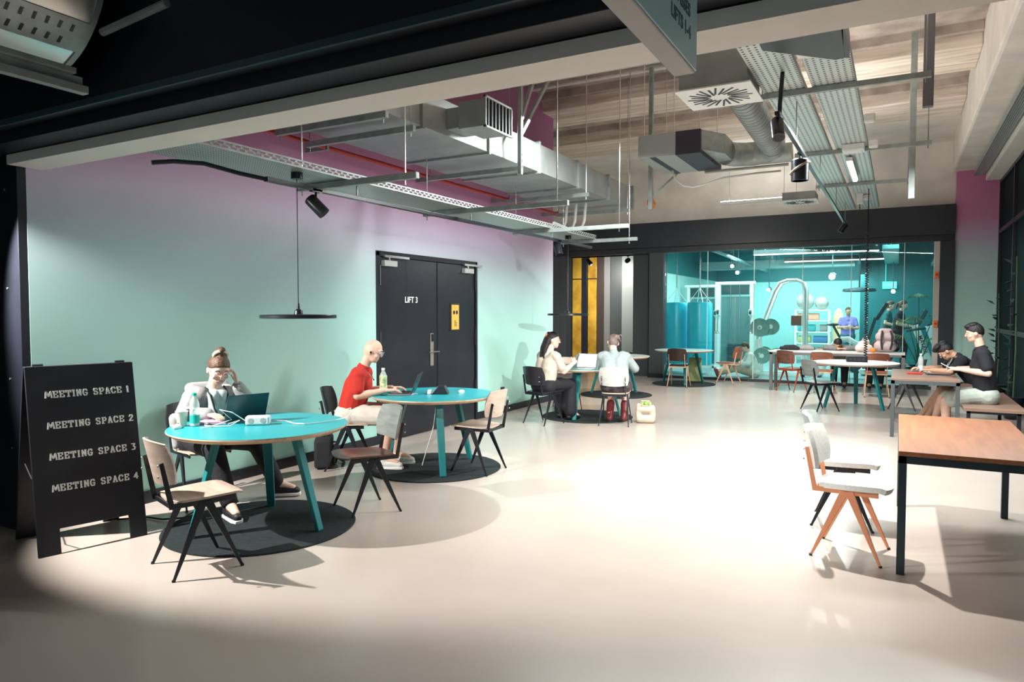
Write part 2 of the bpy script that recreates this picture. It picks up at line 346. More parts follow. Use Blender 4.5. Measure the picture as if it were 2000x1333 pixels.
# gym shell
struct(G().box((-5.78, 16.74, 0), (-5.752, 19.5, 3.45)), 'wall_corridor_right', MATS['panel_light'])
gymwall = mat('gym_turquoise_paint', (.34, .66, .64), .6, noise=.04, nscale=1)
gymdark = mat('gym_dark_teal_paint', (.01, .16, .18), .5)
struct(G().box((-5.75, 16.74, 0), (-5.6, 25, 2.65)), 'wall_gym_left', gymwall)
struct(G().box((-5.75, 16.74, 2.65), (-5.6, 25, 3.7)).box((-5.6, 24.95, 2.6), (-.9, 25.1, 3.7)), 'wall_gym_upper', gymdark)
struct(G().box((-5.7, 25, 0), (-.9, 25.15, 2.6)), 'wall_gym_back', gymwall)
struct(G().box((-.9, 22.9, 0), (4.2, 23.05, 3.6)).box((-1.0, 22.9, 0), (-.9, 25.1, 3.6)), 'wall_gym_back_dark', gymdark)
struct(G().box((1.75, 17.1, 0), (1.9, 23, 3.6)), 'wall_gym_right', gymdark)
struct(G().box((-5.7, 16.74, 3.55), (4.2, 25.1, 3.7)), 'ceiling_gym', mat('gym_ceiling', (.03, .10, .11), .7))
# ================================================================== CEILING SERVICES
def dotmat(name, col, pitch, r, metal=.5, rough=.4, aspect=1.):
    """sheet metal punched with a regular grid of holes"""
    m = bpy.data.materials.new(name); m.use_nodes = True; nt = m.node_tree; b = nt.nodes['Principled BSDF']
    b.inputs['Metallic'].default_value = metal; b.inputs['Roughness'].default_value = rough
    tc = nt.nodes.new('ShaderNodeTexCoord'); s = nt.nodes.new('ShaderNodeSeparateXYZ'); nt.links.new(tc.outputs['Object'], s.inputs[0])
    sq = []
    for k, ax in enumerate('XY'):
        d = nt.nodes.new('ShaderNodeMath'); d.operation = 'DIVIDE'; d.inputs[1].default_value = pitch * (aspect if k else 1); nt.links.new(s.outputs[ax], d.inputs[0])
        f = nt.nodes.new('ShaderNodeMath'); f.operation = 'FRACT'; nt.links.new(d.outputs[0], f.inputs[0])
        a = nt.nodes.new('ShaderNodeMath'); a.operation = 'SUBTRACT'; a.inputs[1].default_value = .5; nt.links.new(f.outputs[0], a.inputs[0])
        p = nt.nodes.new('ShaderNodeMath'); p.operation = 'MULTIPLY'; nt.links.new(a.outputs[0], p.inputs[0]); nt.links.new(a.outputs[0], p.inputs[1]); sq.append(p)
    ad = nt.nodes.new('ShaderNodeMath'); ad.operation = 'ADD'; nt.links.new(sq[0].outputs[0], ad.inputs[0]); nt.links.new(sq[1].outputs[0], ad.inputs[1])
    gt = nt.nodes.new('ShaderNodeMath'); gt.operation = 'GREATER_THAN'; gt.inputs[1].default_value = r * r; nt.links.new(ad.outputs[0], gt.inputs[0])
    mx = nt.nodes.new('ShaderNodeMix'); mx.data_type = 'RGBA'; mx.inputs[6].default_value = (.012, .014, .015, 1); mx.inputs[7].default_value = (*col, 1); nt.links.new(gt.outputs[0], mx.inputs[0]); nt.links.new(mx.outputs[2], b.inputs['Base Color']); MATS[name] = m; return m
perf = dotmat('perforated_tray', (.60, .66, .64), .052, .22, .35)
perf2 = dotmat('slotted_tray', (.50, .56, .54), .026, .30, aspect=.8)
# rectangular supply duct
D = thing('supply_duct', 'large rectangular galvanised duct running along the pink upper wall', 'duct')
ys = [2.9, 4.05, 5.35, 6.55, 7.75, 8.95, 10.1, 11.2]
for a, b in zip(ys, ys[1:]): G().box((-4.98, a, 3.30), (-3.9, b, 3.64)).build('duct_section', galvp, D, False, .004)
for y in ys: G().box((-5.0, y - .018, 3.275), (-3.875, y + .018, 3.665)).build('flange', galv, D, False, .003)
nk = G().box((-3.9, 5.75, 3.36), (-3.66, 6.1, 3.56)).build('branch_neck', galvp, D, False, .004)
pb = G().box((-3.66, 5.6, 3.30), (-3.37, 6.05, 3.55)).build('outlet_box', galvp, D, False, .004)
G().box((-3.37, 5.57, 3.28), (-3.345, 5.59, 3.57)).box((-3.37, 6.06, 3.28), (-3.345, 6.08, 3.57)).box((-3.37, 5.57, 3.55), (-3.345, 6.08, 3.57)).box((-3.37, 5.57, 3.28), (-3.345, 6.08, 3.30)).build('grille_frame', galv, pb, False, .002)
for k in range(7): G().box((-3.375, 5.625 + k * .065, 3.30), (-3.35, 5.65 + k * .065, 3.55)).build('grille_slat', charcoal, pb, False)
def hanger(label, y, xa, xb, z, h=.05, top=5.28, m=galv, rods=None, cat='hanger', group=None):
    t = thing('trapeze_hanger', label, cat, (xa, y, z), 0, group)
    G().box((0, -.022, -h), (xb - xa, .022, 0)).build('strut_bar', m, t, False, .003)
    for x in (rods if rods is not None else (.04, xb - xa - .04)): G().cyl((x, 0, -h - .04), (x, 0, (3.235 if z < 3 and -5.05 < xa + x < -3.85 else top) - z), .006, n=6).build('threaded_rod', steel, t)
    return t
for k, (y, z, w) in enumerate(((4.72, 3.27, 'first'), (5.1, 3.24, 'second'), (7.1, 3.24, 'third'), (9.1, 3.24, 'fourth'), (10.8, 3.24, 'farthest'))):
    hanger('galvanised bar on threaded rods under the rectangular duct, %s from the soffit' % w, y, -5.1, -3.8, z, .055, 5.28, galv, group='duct hangers')
# bracing frame beside the duct
B = thing('bracing_strut', 'upright slotted channel with two diagonal braces beside the rectangular duct', 'strut', (-3.74, 6.98, 3.12))
G().box((-.022, -.022, 0), (.022, .022, 1.875)).build('upright_channel', galvp, B, False, .002)
G().bar((0, .02, .46), (0, 1.48, 2.13), .04).build('diagonal_brace', galvp, B, False); G().bar((0, .02, .62), (0, .88, 2.13), .04).build('diagonal_brace', galvp, B, False)
for k in range(9): G().box((.0215, -.008, .06 + k * .07), (.0235, .008, .1 + k * .07)).build('slot', black, B, False)
# left cable tray
def tray(name, label, x0, x1, y0, y1, z, m, rim=.06, slots=True):
    t = thing(name, label, 'cable tray', (x0, y0, z)); w = x1 - x0; L = y1 - y0
    G().box((0, 0, 0), (w, L, .003)).build('tray_base', m, t, False)
    for x, nm in ((0, 'l'), (w, 'r')):
        g = G()
        if slots:
            for a, b in ((0, .014), (.028, .034), (.048, rim)): g.box((x - .002, 0, a), (x + .002, L, b))
            n = int(L / .07)
            for k in range(n): g.box((x - .002, k * .07, .012), (x + .002, k * .07 + .026, .03)); g.box((x - .002, k * .07 + .035, .032), (x + .002, k * .07 + .061, .05))
        else: g.box((x - .002, 0, 0), (x + .002, L, rim))
        g.build('side_rail', galv, t, False)
    return t
tray('cable_tray', 'long slotted galvanised cable tray above the left row of tables', -4.47, -3.95, 2.95, 9.75, 2.66, perf2)
for y, w, xa, xb in ((4.4, 'nearest the soffit', -4.5, -3.25), (6.2, 'in the middle', -4.5, -2.8), (8.2, 'third along', -4.5, -2.9), (9.7, 'at the far end', -4.5, -3.3)):
    hanger('pale steel bar carrying the left cable tray, %s' % w, y, xa, xb, 2.655, .05, 5.0, galv, (.04, xb - xa - .12), 'hanger', 'tray hangers')
# tracks and spotlights
def trackspot(label, loc, aim, lit=None, L=.17, r=.05, stem=.09, group='black track spotlights', kind=None):
    t = thing('track_spotlight', label, 'spotlight', loc, 0, group); d = V(aim).normalized()
    G().cyl((0, 0, stem + .02), (0, 0, 0), .009, n=8).box((-.02, -.05, stem), (.02, .05, stem + .025)).build('stem', blackm, t)
    c = V(0, 0, -.01); p = c - d * L * .45; q = c + d * L * .55
    G().tube([p, p + d * .012, q - d * .01, q, q, q - d * .02], [r * .85, r, r, r, r * .86, r * .84], 20).build('lamp_head', blackm, t)
    G().cyl(q - d * .019, q - d * .015, r * .83, n=18).build('lens', lit or mat('dark_lens', (.05, .05, .055), .15), t)
    return t
lens = mat('lit_lens', (1, 1, 1), .3, emit=(1, .97, .9), estr=14)
tk = thing('light_track', 'black lighting track with a curved feed cable under the left cable tray', 'track')
G().box((-4.05, 3.62, 2.525), (-4.01, 9.75, 2.56)).build('rail', blackm, tk, False, .003)
G().tube([(-4.42, 3.0, 2.585), (-4.36, 3.12, 2.61), (-4.28, 3.3, 2.62), (-4.14, 3.48, 2.57), (-4.03, 3.64, 2.542)], .016, 8).build('feed_cable', blackm, tk)
for y in (4.6, 6.4, 8.4): G().cyl((-4.03, y, 2.55), (-4.03, y, 2.66), .008, n=6).build('track_hanger', galv, tk)
trackspot('black cylinder spotlight hanging by the first pendant lamp on the left track', (-4.03, 4.12, 2.43), (.6, .35, -.72))
trackspot('black cylinder spotlight at the far end of the left track, by the wall corner', (-4.03, 8.6, 2.43), (.35, -.3, -.8))
def pendant(label, x, y):
    t = thing('pendant_lamp', label, 'lamp', (x, y, 1.53), 0, 'black disc pendant lamps')
    G().lathe([(.02, .035), (.285, .03), (.29, .024), (.29, .004), (.28, 0), (.02, 0)], 48).build('disc_shade', blackm, t)
    G().lathe([(.035, .03), (.03, .06), (.012, .075), (.008, .12)], 16).build('cable_holder', blackm, t)
    G().cyl((0, 0, .1), (0, 0, 1.12), .0035, n=6).build('cable', blackm, t)
    G().cyl((0, 0, 1.08), (0, 0, 1.13), .045, n=16).build('canopy', blackm, t)
    return t
pendant('flat black disc pendant lamp hanging near the woman in the hooded jacket', -4.11, 4.0)
pendant('flat black disc pendant lamp hanging over the two women', -4.11, 9.1)
# right pair of cable trays
tray('cable_tray', 'perforated galvanised cable tray on the right of the ceiling, left one of the pair', -1.13, -.78, 4.6, 15.3, 3.6, perf, .05, False)
tray('cable_tray', 'perforated galvanised cable tray on the right of the ceiling, right one of the pair', -.72, -.37, 4.6, 15.3, 3.6, perf, .05, False)
for y, w, xb in ((6.9, 'nearest', .2), (9.65, 'middle', .3), (12.2, 'farthest', .12)):
    hanger('pale steel crossbar under the pair of perforated trays, %s of three' % w, y, -1.2, xb, 3.595, .05, 5.0, galv, (.05, xb + 1.2 - .04), 'hanger', 'crossbars of the right trays')
tag(G().box((.16, 7.9, 3.56), (.25, 7.99, 5.0)).build('ceiling_strut', mat('strut_grey', (.16, .16, .18), .45, .4), None, False, .004), 'thick dark grey strut hanging from the ceiling at the upper right', 'strut')
tag(G().box((.07, 10.0, 2.98), (.14, 10.06, 5.0)).build('ceiling_strut', galv, None, False, .004), 'slim galvanised strut hanging right of the perforated trays', 'strut')
for k, (x, y, s) in enumerate(((-.62, 5.75, .1), (-.30, 8.1, .05), (-.52, 9.5, .12), (-.3, 9.35, .05), (-.55, 13.6, .08))):
    t = thing('junction_box', 'white junction box fixed by the right trays, %s from the soffit' % ('first', 'second', 'third', 'fourth', 'fifth')[k], 'box', (x, y, 3.52), 0, 'junction boxes on the trays')
    G().box((-s, -s, 0), (s, s, .075)).build('box_body', whitep, t, False, .006); G().box((-s * .8, -s * .8, -.006), (s * .8, s * .8, 0)).build('box_lid', whitep, t, False, .002)
bt = thing('batten_light', 'lit white batten lamp fixed lengthways under the right tray', 'lamp', (-.60, 10.1, 3.5))
G().box((-.04, 0, .03), (.04, 1.5, .08)).build('batten_body', whitep, bt, False, .004)
G().box((-.028, .03, 0), (.028, 1.47, .03)).build('diffuser', mat('batten_glow', (1, 1, 1), .4, emit=(.75, 1, .98), estr=6), bt, False, .006)
tk = thing('light_track', 'black lighting track running beside the right perforated trays to the gym front', 'track')
G().box((-.92, 6.2, 3.19), (-.88, 14.6, 3.225)).build('rail', blackm, tk, False, .003)
for y in (7.3, 9.65, 12.2, 14.3): G().cyl((-.9, y, 3.22), (-.9, y, 3.6), .006, n=6).build('track_hanger', galv, tk)
G().tube([(-.9, 6.36, 3.6), (-.9, 6.3, 3.45), (-.9, 6.24, 3.3), (-.9, 6.22, 3.2)], .018, 8).build('feed_cable', blackm, tk)
trackspot('black spotlight on the near end of the right track', (-.9, 6.15, 3.1), (.15, -.5, -.85), L=.2)
lp = trackspot('fat black spotlight with a pale spiral band, lit, under the right trays', (-.92, 7.8, 3.06), (0, 0, -1), lens, .22, .085, .13, None)
G().tube([(.09 * math.cos(a), .09 * math.sin(a), .0 + .055 * math.cos(a)) for a in [2 * PI * k / 24 for k in range(25)]], .012, 6).build('spiral_band', mat('band_brown', (.30, .24, .20), .4), lp)
trackspot('small black spotlight at the far end of the right track', (-.9, 13.9, 3.1), (-.5, 0, -.8))
pn = thing('ceiling_panel', 'black angled sheet metal panel tucked under the right trays at the soffit', 'panel', (-.6, 5.3, 3.42))
G().prism([(-.28, -.25), (.26, -.45), (.22, .38), (.16, .40), (-.28, -.05)], 0, .03).build('sheet', blackm, pn, False, .004); G().prism([(.22, .38), (.24, -.4), (.26, -.4), (.25, .4)], 0, .16).build('folded_edge', blackm, pn, False)
G().bar((-.25, -.1, .03), (-.25, -.1, .2), .02).bar((.2, .1, .03), (.2, .1, .2), .02).build('fixing_tab', galv, pn, False)
# supply air box with swirl diffuser
def swirl(label, x0, y0, s, z, h):
    t = thing('air_diffuser', label, 'air vent', (x0 + s / 2, y0 + s / 2, z), 0, 'square swirl diffusers')
    G().box((-s / 2 + .02, -s / 2 + .02, .012), (s / 2 - .02, s / 2 - .02, h)).build('plenum_box', galvp, t, False, .005)
    G().box((-s / 2 - .01, -s / 2 - .01, 0), (s / 2 + .01, s / 2 + .01, .014)).build('face_plate', whitep, t, False, .003)
    for k in range(24):
        a = 2 * PI * k / 24 + .1; ra, rb = (.10 if k % 2 else .08) * s / .6, (.27 if k % 2 else .24) * s / .6
        d = V(math.cos(a), math.sin(a), 0); q = V(math.cos(a + .25), math.sin(a + .25), 0)
        G().bar(d * ra + V(0, 0, -.001), q * rb + V(0, 0, -.001), .018 * s / .6, .004).build('blade_slot', black, t, False)
    return t
swirl('square white swirl diffuser under a grey box beside the hanging sign', -1.75, 6.15, .62, 3.5, .55)
sw = swirl('small square swirl diffuser against the white far wall', -1.95, 13.8, .6, 3.62, .16)
for x, y in ((-.25, -.25), (.25, .25)): G().cyl((x, y, .15), (x, y, 1.37), .005, n=6).build('rod', steel, sw)
rd = thing('round_duct', 'ribbed round duct bending from the diffuser box to the fan unit', 'duct')
def ribbed(p, q, r, n):
    p, q = V(p), V(q); pts = []; rs = []
    for k in range(n):
        for f, rr in ((0, r), (.7, r), (.72, r + .007), (.98, r + .007)): pts.append(p.lerp(q, (k + f) / n)); rs.append(rr)
    return G().tube(pts, rs, 20)
ribbed((-1.42, 6.76, 3.78), (-1.5, 9.85, 3.78), .15, 26).build('straight_run', galvp, rd)
G().tube([(-1.5, 9.8, 3.78), (-1.53, 10.0, 3.78), (-1.62, 10.12, 3.77), (-1.78, 10.16, 3.76), (-1.9, 10.1, 3.75), (-2.02, 9.98, 3.74), (-2.1, 9.85, 3.74)], .16, 20).build('elbow', galv, rd)
G().cyl((-1.30, 10.2, 3.74), (-1.75, 10.18, 3.74), .13, n=18).build('branch_pipe', galv, rd)
fu = thing('fan_coil_unit', 'grey fan coil unit hanging on rods left of the swirl diffuser', 'fan unit', (-3.06, 9.0, 3.6))
G().box((0, 0, 0), (.5, 1.2, .30)).build('casing', mat('unit_grey', (.36, .38, .37), .5, .3), fu, False, .005)
G().box((.5, 0, 0), (.82, 1.2, .302)).build('insulated_section', mat('unit_dark', (.035, .032, .045), .5), fu, False, .005)
G().box((.16, -.003, -.004), (.24, 1.2, .0)).build('casing_seam', charcoal, fu, False)
G().add([(.82, .05, .05), (.82, 1.1, .05), (.82, 1.1, .30), (.82, .05, .30), (1.05, .35, .03), (1.05, 1.05, .03), (1.05, 1.05, .28), (1.05, .35, .28)], [(0, 1, 2, 3), (7, 6, 5, 4), (0, 4, 5, 1), (1, 5, 6, 2), (2, 6, 7, 3), (3, 7, 4, 0)]).build('transition', galv, fu, False)
for x, y in ((.05, .1), (.05, 1.1), (.45, .1), (.78, .1), (.78, 1.1)): G().cyl((x, y, .3), (x, y, 1.68), .005, n=6).build('rod', steel, fu)
G().tube([(.2, .9, 0), (.25, .9, -.14), (.36, .9, -.24), (.5, .9, -.27), (.66, .92, -.24), (.9, 1.0, -.16), (1.3, 1.2, -.1), (1.6, 1.3, -.08)], .014, 8).build('flex_hose', mat('hose_grey', (.5, .5, .48), .5), fu)
G().tube([(.6, 1.15, -.03), (1.2, 1.2, -.02), (1.7, 1.3, 0)], .02, 8).build('drain_pipe', mat('pipe_grey', (.4, .4, .38), .5), fu)
vs = thing('ceiling_strut', 'pale channel upright left of the fan coil unit with a brace', 'strut', (-3.3, 10.3, 3.12))
G().box((-.03, -.03, 0), (.03, .03, 2.1)).build('upright_channel', galv, vs, False, .003); G().bar((.0, .05, .2), (.5, .4, .75), .03).build('brace', galv, vs, False)
# pipes and small things along the wall
p = thing('sprinkler_pipe', 'red sprinkler pipe running along the wall beside the rectangular duct', 'pipe')
G().cyl((-5.15, 2.9, 3.26), (-5.15, 11.2, 3.26), .022, n=10).build('main_run', red, p)
for y in (5.4, 7.3, 9.2, 10.9): G().box((X0, y, 3.23), (-5.12, y + .03, 3.29)).build('pipe_clip', galv, p, False)
tag(G().tube([(X0 + .013, 6.2, 2.98), (X0 + .013, 11.2, 2.98)], .012, 8).build('conduit_pipe', red), 'thin red conduit low on the pink wall below the duct', 'pipe')
for k in range(3):
    x = -4.75 + k * .16
    tag(G().tube([(x, 9.3, 2.82 + k * .03), (x, 9.9, 2.84), (x + .1, 10.1, 2.9), (x + .12, 10.15, 3.0), (x + .12, 10.2, 3.28)], .022, 8).build('water_pipe', whitep), 'white pipe bending up to the duct above the far tray end, %s of three' % ('leftmost', 'middle', 'rightmost')[k], 'pipe', 'white pipes at the tray end')
tag(G().cyl((-3.75, 11.69, 3.47), (-3.75, 11.69, 5.3), .006, n=6).tube([(-3.75, 11.69, 3.33), (-3.72, 11.69, 3.35), (-3.71, 11.69, 3.42), (-3.73, 11.69, 3.48), (-3.78, 11.69, 3.47), (-3.79, 11.69, 3.4)], [.02, .045, .055, .05, .03, .02], 10).build('fire_sensor', orange), 'orange sensor pod hanging at the far end of the rectangular duct', 'sensor')
for k, y in enumerate((10.05, 10.36)):
    tag(G().cyl((-5.4, y, 5.22), (-3.1, y, 5.22), .03, n=10).build('conduit_pipe', white), 'pale conduit on the concrete ceiling panel, %s of two' % ('nearer', 'farther')[k], 'pipe', 'ceiling conduits')
sd = thing('smoke_detector', 'white round smoke detector on the concrete ceiling left of the hanging sign', 'smoke detector', (-3.0, 10.6, 5.28))
G().lathe([(.08, 0), (.08, -.03), (.07, -.06), (.05, -.075), (.01, -.08)], 20).build('housing', whitep, sd); G().cyl((0, 0, -.09), (0, 0, -.08), .02, n=10).build('sensor_chamber', charcoal, sd)
tray('cable_tray', 'narrow galvanised cable tray high along the right girder', 1.22, 1.40, 6.0, 16.3, 4.22, perf2, .06, False)
# front room services
fd = thing('front_duct', 'big curved silver duct at the upper left corner with a slotted strip', 'duct', (-4.1, 0, 3.41))
silver = mat('silver_sheet', (.66, .66, .62), .33, .8, noise=.1, nscale=2)
G().cyl((0, -3, 0), (0, 2.2, 0), .54, n=48).build('duct_shell', silver, fd)
G().tube([(0, 2.17, 0), (0, 2.2, 0)], .548, 48).build('end_rim', galv, fd)
def onduct(a, y, r=.545): return (r * math.cos(a), y, r * math.sin(a))
G().sheet(lambda u, v: onduct(-1.02 + .33 * u, -1.2 + 3.38 * v), 6, 2, .006).build('slotted_strip', galv, fd)
g = G()
for k in range(30):
    for a in (-.93, -.78):
        y = 2.1 - k * .06 - (.03 if a < -.9 else 0)
        g.bar(onduct(a - .035, y, .549), onduct(a + .035, y, .549), .014, .004)
g.build('strip_slots', black, fd, False, kind='stuff')
tag(G().box((-3.82, -2, 2.73), (-3.77, 2.21, 2.77)).box((-3.82, -2, 2.82), (-3.77, 2.15, 2.85)).box((-3.815, -2, 2.77), (-3.805, 2.2, 2.82)).build('channel_rail', galv, None, False, .002), 'double channel rail below the curved silver duct', 'rail')
tag(G().cyl((-3.62, 2.2, 3.02), (-3.1, 2.2, 3.06), .02, n=10).build('support_rod', galv), 'grey rod sticking out beside the curved silver duct', 'rod')
tray('cable_tray', 'dark perforated tray edge under the silver duct in the corner', -4.7, -4.3, -1.5, 1.9, 2.8, perf2, .05, False)
sg = thing('hanging_sign', 'grey box sign lettered LIFTS 1-4 hanging from the ceiling above the opening', 'sign', (-.585, 1.6, 2.3))
G().box((-.033, -.9, 0), (.031, .55, .62)).build('sign_body', mat('sign_grey', (.50, .46, .43), .5), sg, False, .004)
G().box((.031, -.9, .006), (.036, .55, .62)).build('sign_face', mat('sign_face', (.42, .62, .60), .4), sg, False, .002)
dk = mat('sign_text', (.02, .06, .065), .5)
textmesh('lettering', 'LIFTS 1-4', .052, dk, sg, frame((.0365, .275, .076), (0, 1, 0), (0, 0, 1)), .0006, .0012)
textmesh('lettering', 'CLASSES', .052, dk, sg, frame((.0365, .275, .136), (0, 1, 0), (0, 0, 1)), .0006, .0012)
for y in (-.6, .3): G().cyl((0, y, .62), (0, y, 1.9), .006, n=6).build('hanging_wire', steel, sg)
for k, (x, y, tx) in enumerate(((-5.46, 1.70, (.45, .74, -.6)), (2.4, 1.85, (-.64, .76, -.1)))):
    trackspot(('black spotlight beside the partition in the front room', 'black spotlight at the right end of the front room')[k], (x, y, 2.66), tx, lens, .16, .05, .3)
fl = thing('batten_light', 'long white batten lamp hanging in front of the white far wall', 'lamp', (-3.45, 15.6, 3.9))
G().box((0, -.04, 0), (1.75, .04, .06)).build('batten_body', whitep, fl, False, .005); G().box((.02, -.03, .06), (1.73, .03, .075)).build('diffuser', MATS['batten_glow'], fl, False, .004)
for x in (.2, 1.55): G().cyl((x, 0, .06), (x, 0, 1.1), .005, n=6).build('suspension_rod', steel, fl)
# ================================================================== FURNITURE
def wood(n, c1, c2, ax='X', s=1., r=.4): return woodmat(n, c1, c2, ax, s, r)
beech = wood('beech_veneer', (.42, .32, .26), (.57, .45, .38), 'X', 1., .45)
brownv = wood('brown_veneer', (.10, .045, .035), (.20, .085, .06), 'X', 1., .3)
redv = wood('red_brown_veneer', (.22, .08, .05), (.34, .13, .08), 'X', 1., .35)
greyv = wood('grey_veneer', (.15, .17, .165), (.25, .275, .26), 'X', 1., .4)
blackv = mat('black_veneer', (.018, .018, .024), .35)
wool = mat('pale_wool', (.80, .82, .80), .9, noise=.08, nscale=60, bump=.3, bscale=300)
tealwool = mat('grey_green_wool', (.32, .38, .37), .9, noise=.08, nscale=60, bump=.3, bscale=300)
orangef = mat('orange_frame_paint', (.72, .30, .16), .4); woodf = mat('pale_wood_frame', (.62, .40, .26), .45)
def sq(u, v, k=.42): return u * math.sqrt(1 - k * v * v / 2), v * math.sqrt(1 - k * u * u / 2)
def make_chair(seatm, backm, framem, pad=False):
    t = bpy.data.objects.new('chair', None); COL.objects.link(t); t['category'] = 'chair'
    th = .035 if pad else .013
    def seat(u, v):
        a, b = sq(2 * u - 1, 2 * v - 1); w = .195 + .012 * b
        z = .462 - .014 * (1 - a * a) * (1 - b * b) + .008 * b - (.05 * max(0, b - .65) ** 2 * 4)
        return (a * w, .02 + b * .215, z + (.008 if pad else 0))
    G().sheet(seat, 14, 14, th).build('seat', seatm, t)
    def back(u, v):
        a, b = sq(2 * u - 1, 2 * v - 1); z = .69 + b * .135
        return (a * .205, -.262 + .065 * a * a - .03 * b, z)
    G().sheet(back, 14, 8, th * (.8 if pad else 1)).build('backrest', backm, t)
    for s in (-1, 1):
        G().bar((s * .165, -.205, .435), (s * .165, .17, .435), .012, .032).build('side_rail', framem, t, False, .002)
        G().bar((s * .165, -.2, .42), (s * .165, -.255, .70), .008, .032, (0, 1, 0), .008, .024).build('back_upright', framem, t, False, .002)
        for f in (-1, 1):
            l = G().bar((s * .165, f * .012 - .01, .44), (s * .205, f * .2 - .01, .006), .018, .05, (0, 1, 0), .012, .016).build('leg', framem, t, False, .003)
            G().cyl((s * .2055, f * .203 - .01, 0), (s * .205, f * .2 - .01, .012), .011, n=8).build('foot_glide', blackm, l)
        for z in (.62, .685): G().sph((s * .165, -.272 - .0 * z, z), (.008, .006, .008), 8, 6).build('bolt', steel, t)
    G().bar((-.165, -.01, .425), (.165, -.01, .425), .03, .018).bar((-.165, -.2, .43), (.165, -.2, .43), .012, .028).build('cross_rail', framem, t, False, .002)
    return t
CH = {}
def chair(kind, label, x, y, f, group='compass leg chairs'):
    kinds = dict(beech=(beech, beech, blackm), brown=(brownv, greyv, blackm), dark=(beech, blackv, blackm), black=(blackv, blackv, blackm), grey=(wool, tealwool, blackm),
                 orange=(wool, wool, orangef), woodleg=(blackv, mat('dark_brown_veneer', (.035, .02, .018), .4), woodf), red=(redv, redv, woodf), smoke=(greyv, greyv, blackm), pale=(beech, wood('grey_white_veneer', (.42, .44, .42), (.56, .57, .54)) if 'grey_white_veneer' not in MATS else MATS['grey_white_veneer'], blackm), redleg=(redv, brownv, mat('red_frame', (.35, .06, .03), .4)), stool=(redv, redv, woodf))
    rz = math.atan2(-f[0], f[1])
    if kind not in CH:
        t = make_chair(*kinds[kind], pad=kind in ('grey', 'orange')); CH[kind] = t; place(t, (x, y, 0), rz)
        t['label'] = label; t['group'] = group
    else: t = dup(CH[kind], (x, y, 0), rz, label, group)
    return t
chair('beech', 'pale beech chair with black legs drawn up in front of the A-board', -3.81, 2.85, (.32, .95))
chair('dark', 'black backed chair the woman in the hooded jacket sits on', -5.02, 3.80, (.97, -.25))
chair('brown', 'dark brown seat and grey back chair between the two teal tables', -3.71, 4.30, (-.46, -.89))
dk2 = chair('dark', 'black backed chair under the man in the red shirt', -4.86, 5.42, (.876, .48))
chair('beech', 'pale beech chair at the right of the second teal table, facing the door', -3.66, 5.93, (-1, -.05))
chair('black', 'black chair under the woman with long dark hair', -4.40, 8.93, (.3, .95))
chair('pale', 'light grey backed chair under the woman in the denim jacket', -3.47, 9.32, (-.22, .97))
chair('orange', 'chair with pale upholstery and orange legs at the nearest wooden table', -.24, 5.06, (.99, -.1))
chair('grey', 'chair with grey green upholstery and black legs behind the orange one', -.33, 5.78, (.99, .02))
chair('smoke', 'grey veneer chair with black legs in front of the white round table', -1.08, 12.25, (.75, .66))
chair('smoke', 'grey chair with its rounded back to the bench side of the white round table', .12, 13.1, (-.95, .3))
chair('redleg', 'brown backed chair with red legs at the left end of the long table', -1.85, 15.0, (.5, .85))
chair('red', 'reddish brown chair pushed to the long table, left of the curly cable', -1.25, 14.75, (.1, .99))
chair('red', 'reddish brown chair pushed to the long table, right of the curly cable', -.35, 14.75, (-.1, .99))
chair('woodleg', 'dark backed chair with pale wooden legs at the table beside the punch bags', -4.05, 14.68, (-.05, 1))
chair('stool', 'chair with orange seat and pale A-shaped legs against the gym glass', -3.30, 15.95, (-.95, .2))
chair('beech', 'pale chair half hidden behind the laptop of the two women', -4.75, 10.5, (.55, -.83))
# round tables on three splayed legs
def round_table(label, x, y, a0, topm, rug=True, ruglabel=None, legm=teal, r=.63, h=.75, edge=ply):
    t = thing('round_table', label, 'table', (x, y, .012 if rug else 0), 0, 'three legged round tables')
    h -= .012 if rug else 0
    G().lathe([(r - .035, h - .035), (r - .004, h - .014), (r, h - .008), (r - .002, h - .001)], 64).build('table_top', edge, t)
    G().cyl((0, 0, h - .0012), (0, 0, h + .0008), r - .004, n=64).build('top_surface', topm, t)
    G().cyl((0, 0, h - .06), (0, 0, h - .034), .26, n=32).build('under_frame', legm, t)
    for k in range(3):
        a = math.radians(a0 + 120 * k); d = V(math.cos(a), math.sin(a), 0)
        q = V(-d.y, d.x, 0)
        G().bar(d * .30 + V(0, 0, h - .034), d * .50, .075, .04, d, .06, .032).build('leg', legm, t, False, .006)
        G().bar(d * .05 + V(0, 0, h - .05), d * .36 + V(0, 0, h - .05), .06, .03).build('leg_bracket', legm, t, False, .003)
    if rug:
        tag(G().lathe([(.675, 0), (.68, .006), (.672, .012), (.3, .0125), (.01, .0125)], 64).build('round_rug', MATS.get('rug') or mat('rug', (.007, .014, .017), .95, noise=.4, nscale=30, bump=.6, bscale=200)), ruglabel, 'rug', 'dark round rugs').location = (x, y, 0)
    return t
round_table('teal topped round table where the woman in the hooded jacket works', -4.1, 3.6, 10, tealtop, True, 'dark round rug under the nearest teal table')
round_table('teal topped round table in front of the black double door', -4.12, 5.83, -45, tealtop, True, 'dark round rug under the table in front of the double door')
round_table('teal topped round table the two women share', -4.1, 9.8, 30, tealtop, True, 'dark round rug under the table of the two women')
round_table('round table standing behind the two women, by the corridor', -4.71, 12.67, 61, mat('tabletop_grey', (.34, .40, .39), .35), True, 'dark round rug under the table behind the two women')
round_table('pale turquoise round table beside the cyan punch bags', -4.12, 15.3, 49, mat('tabletop_pale', (.45, .72, .72), .35), True, 'dark round rug in front of the gym glass')
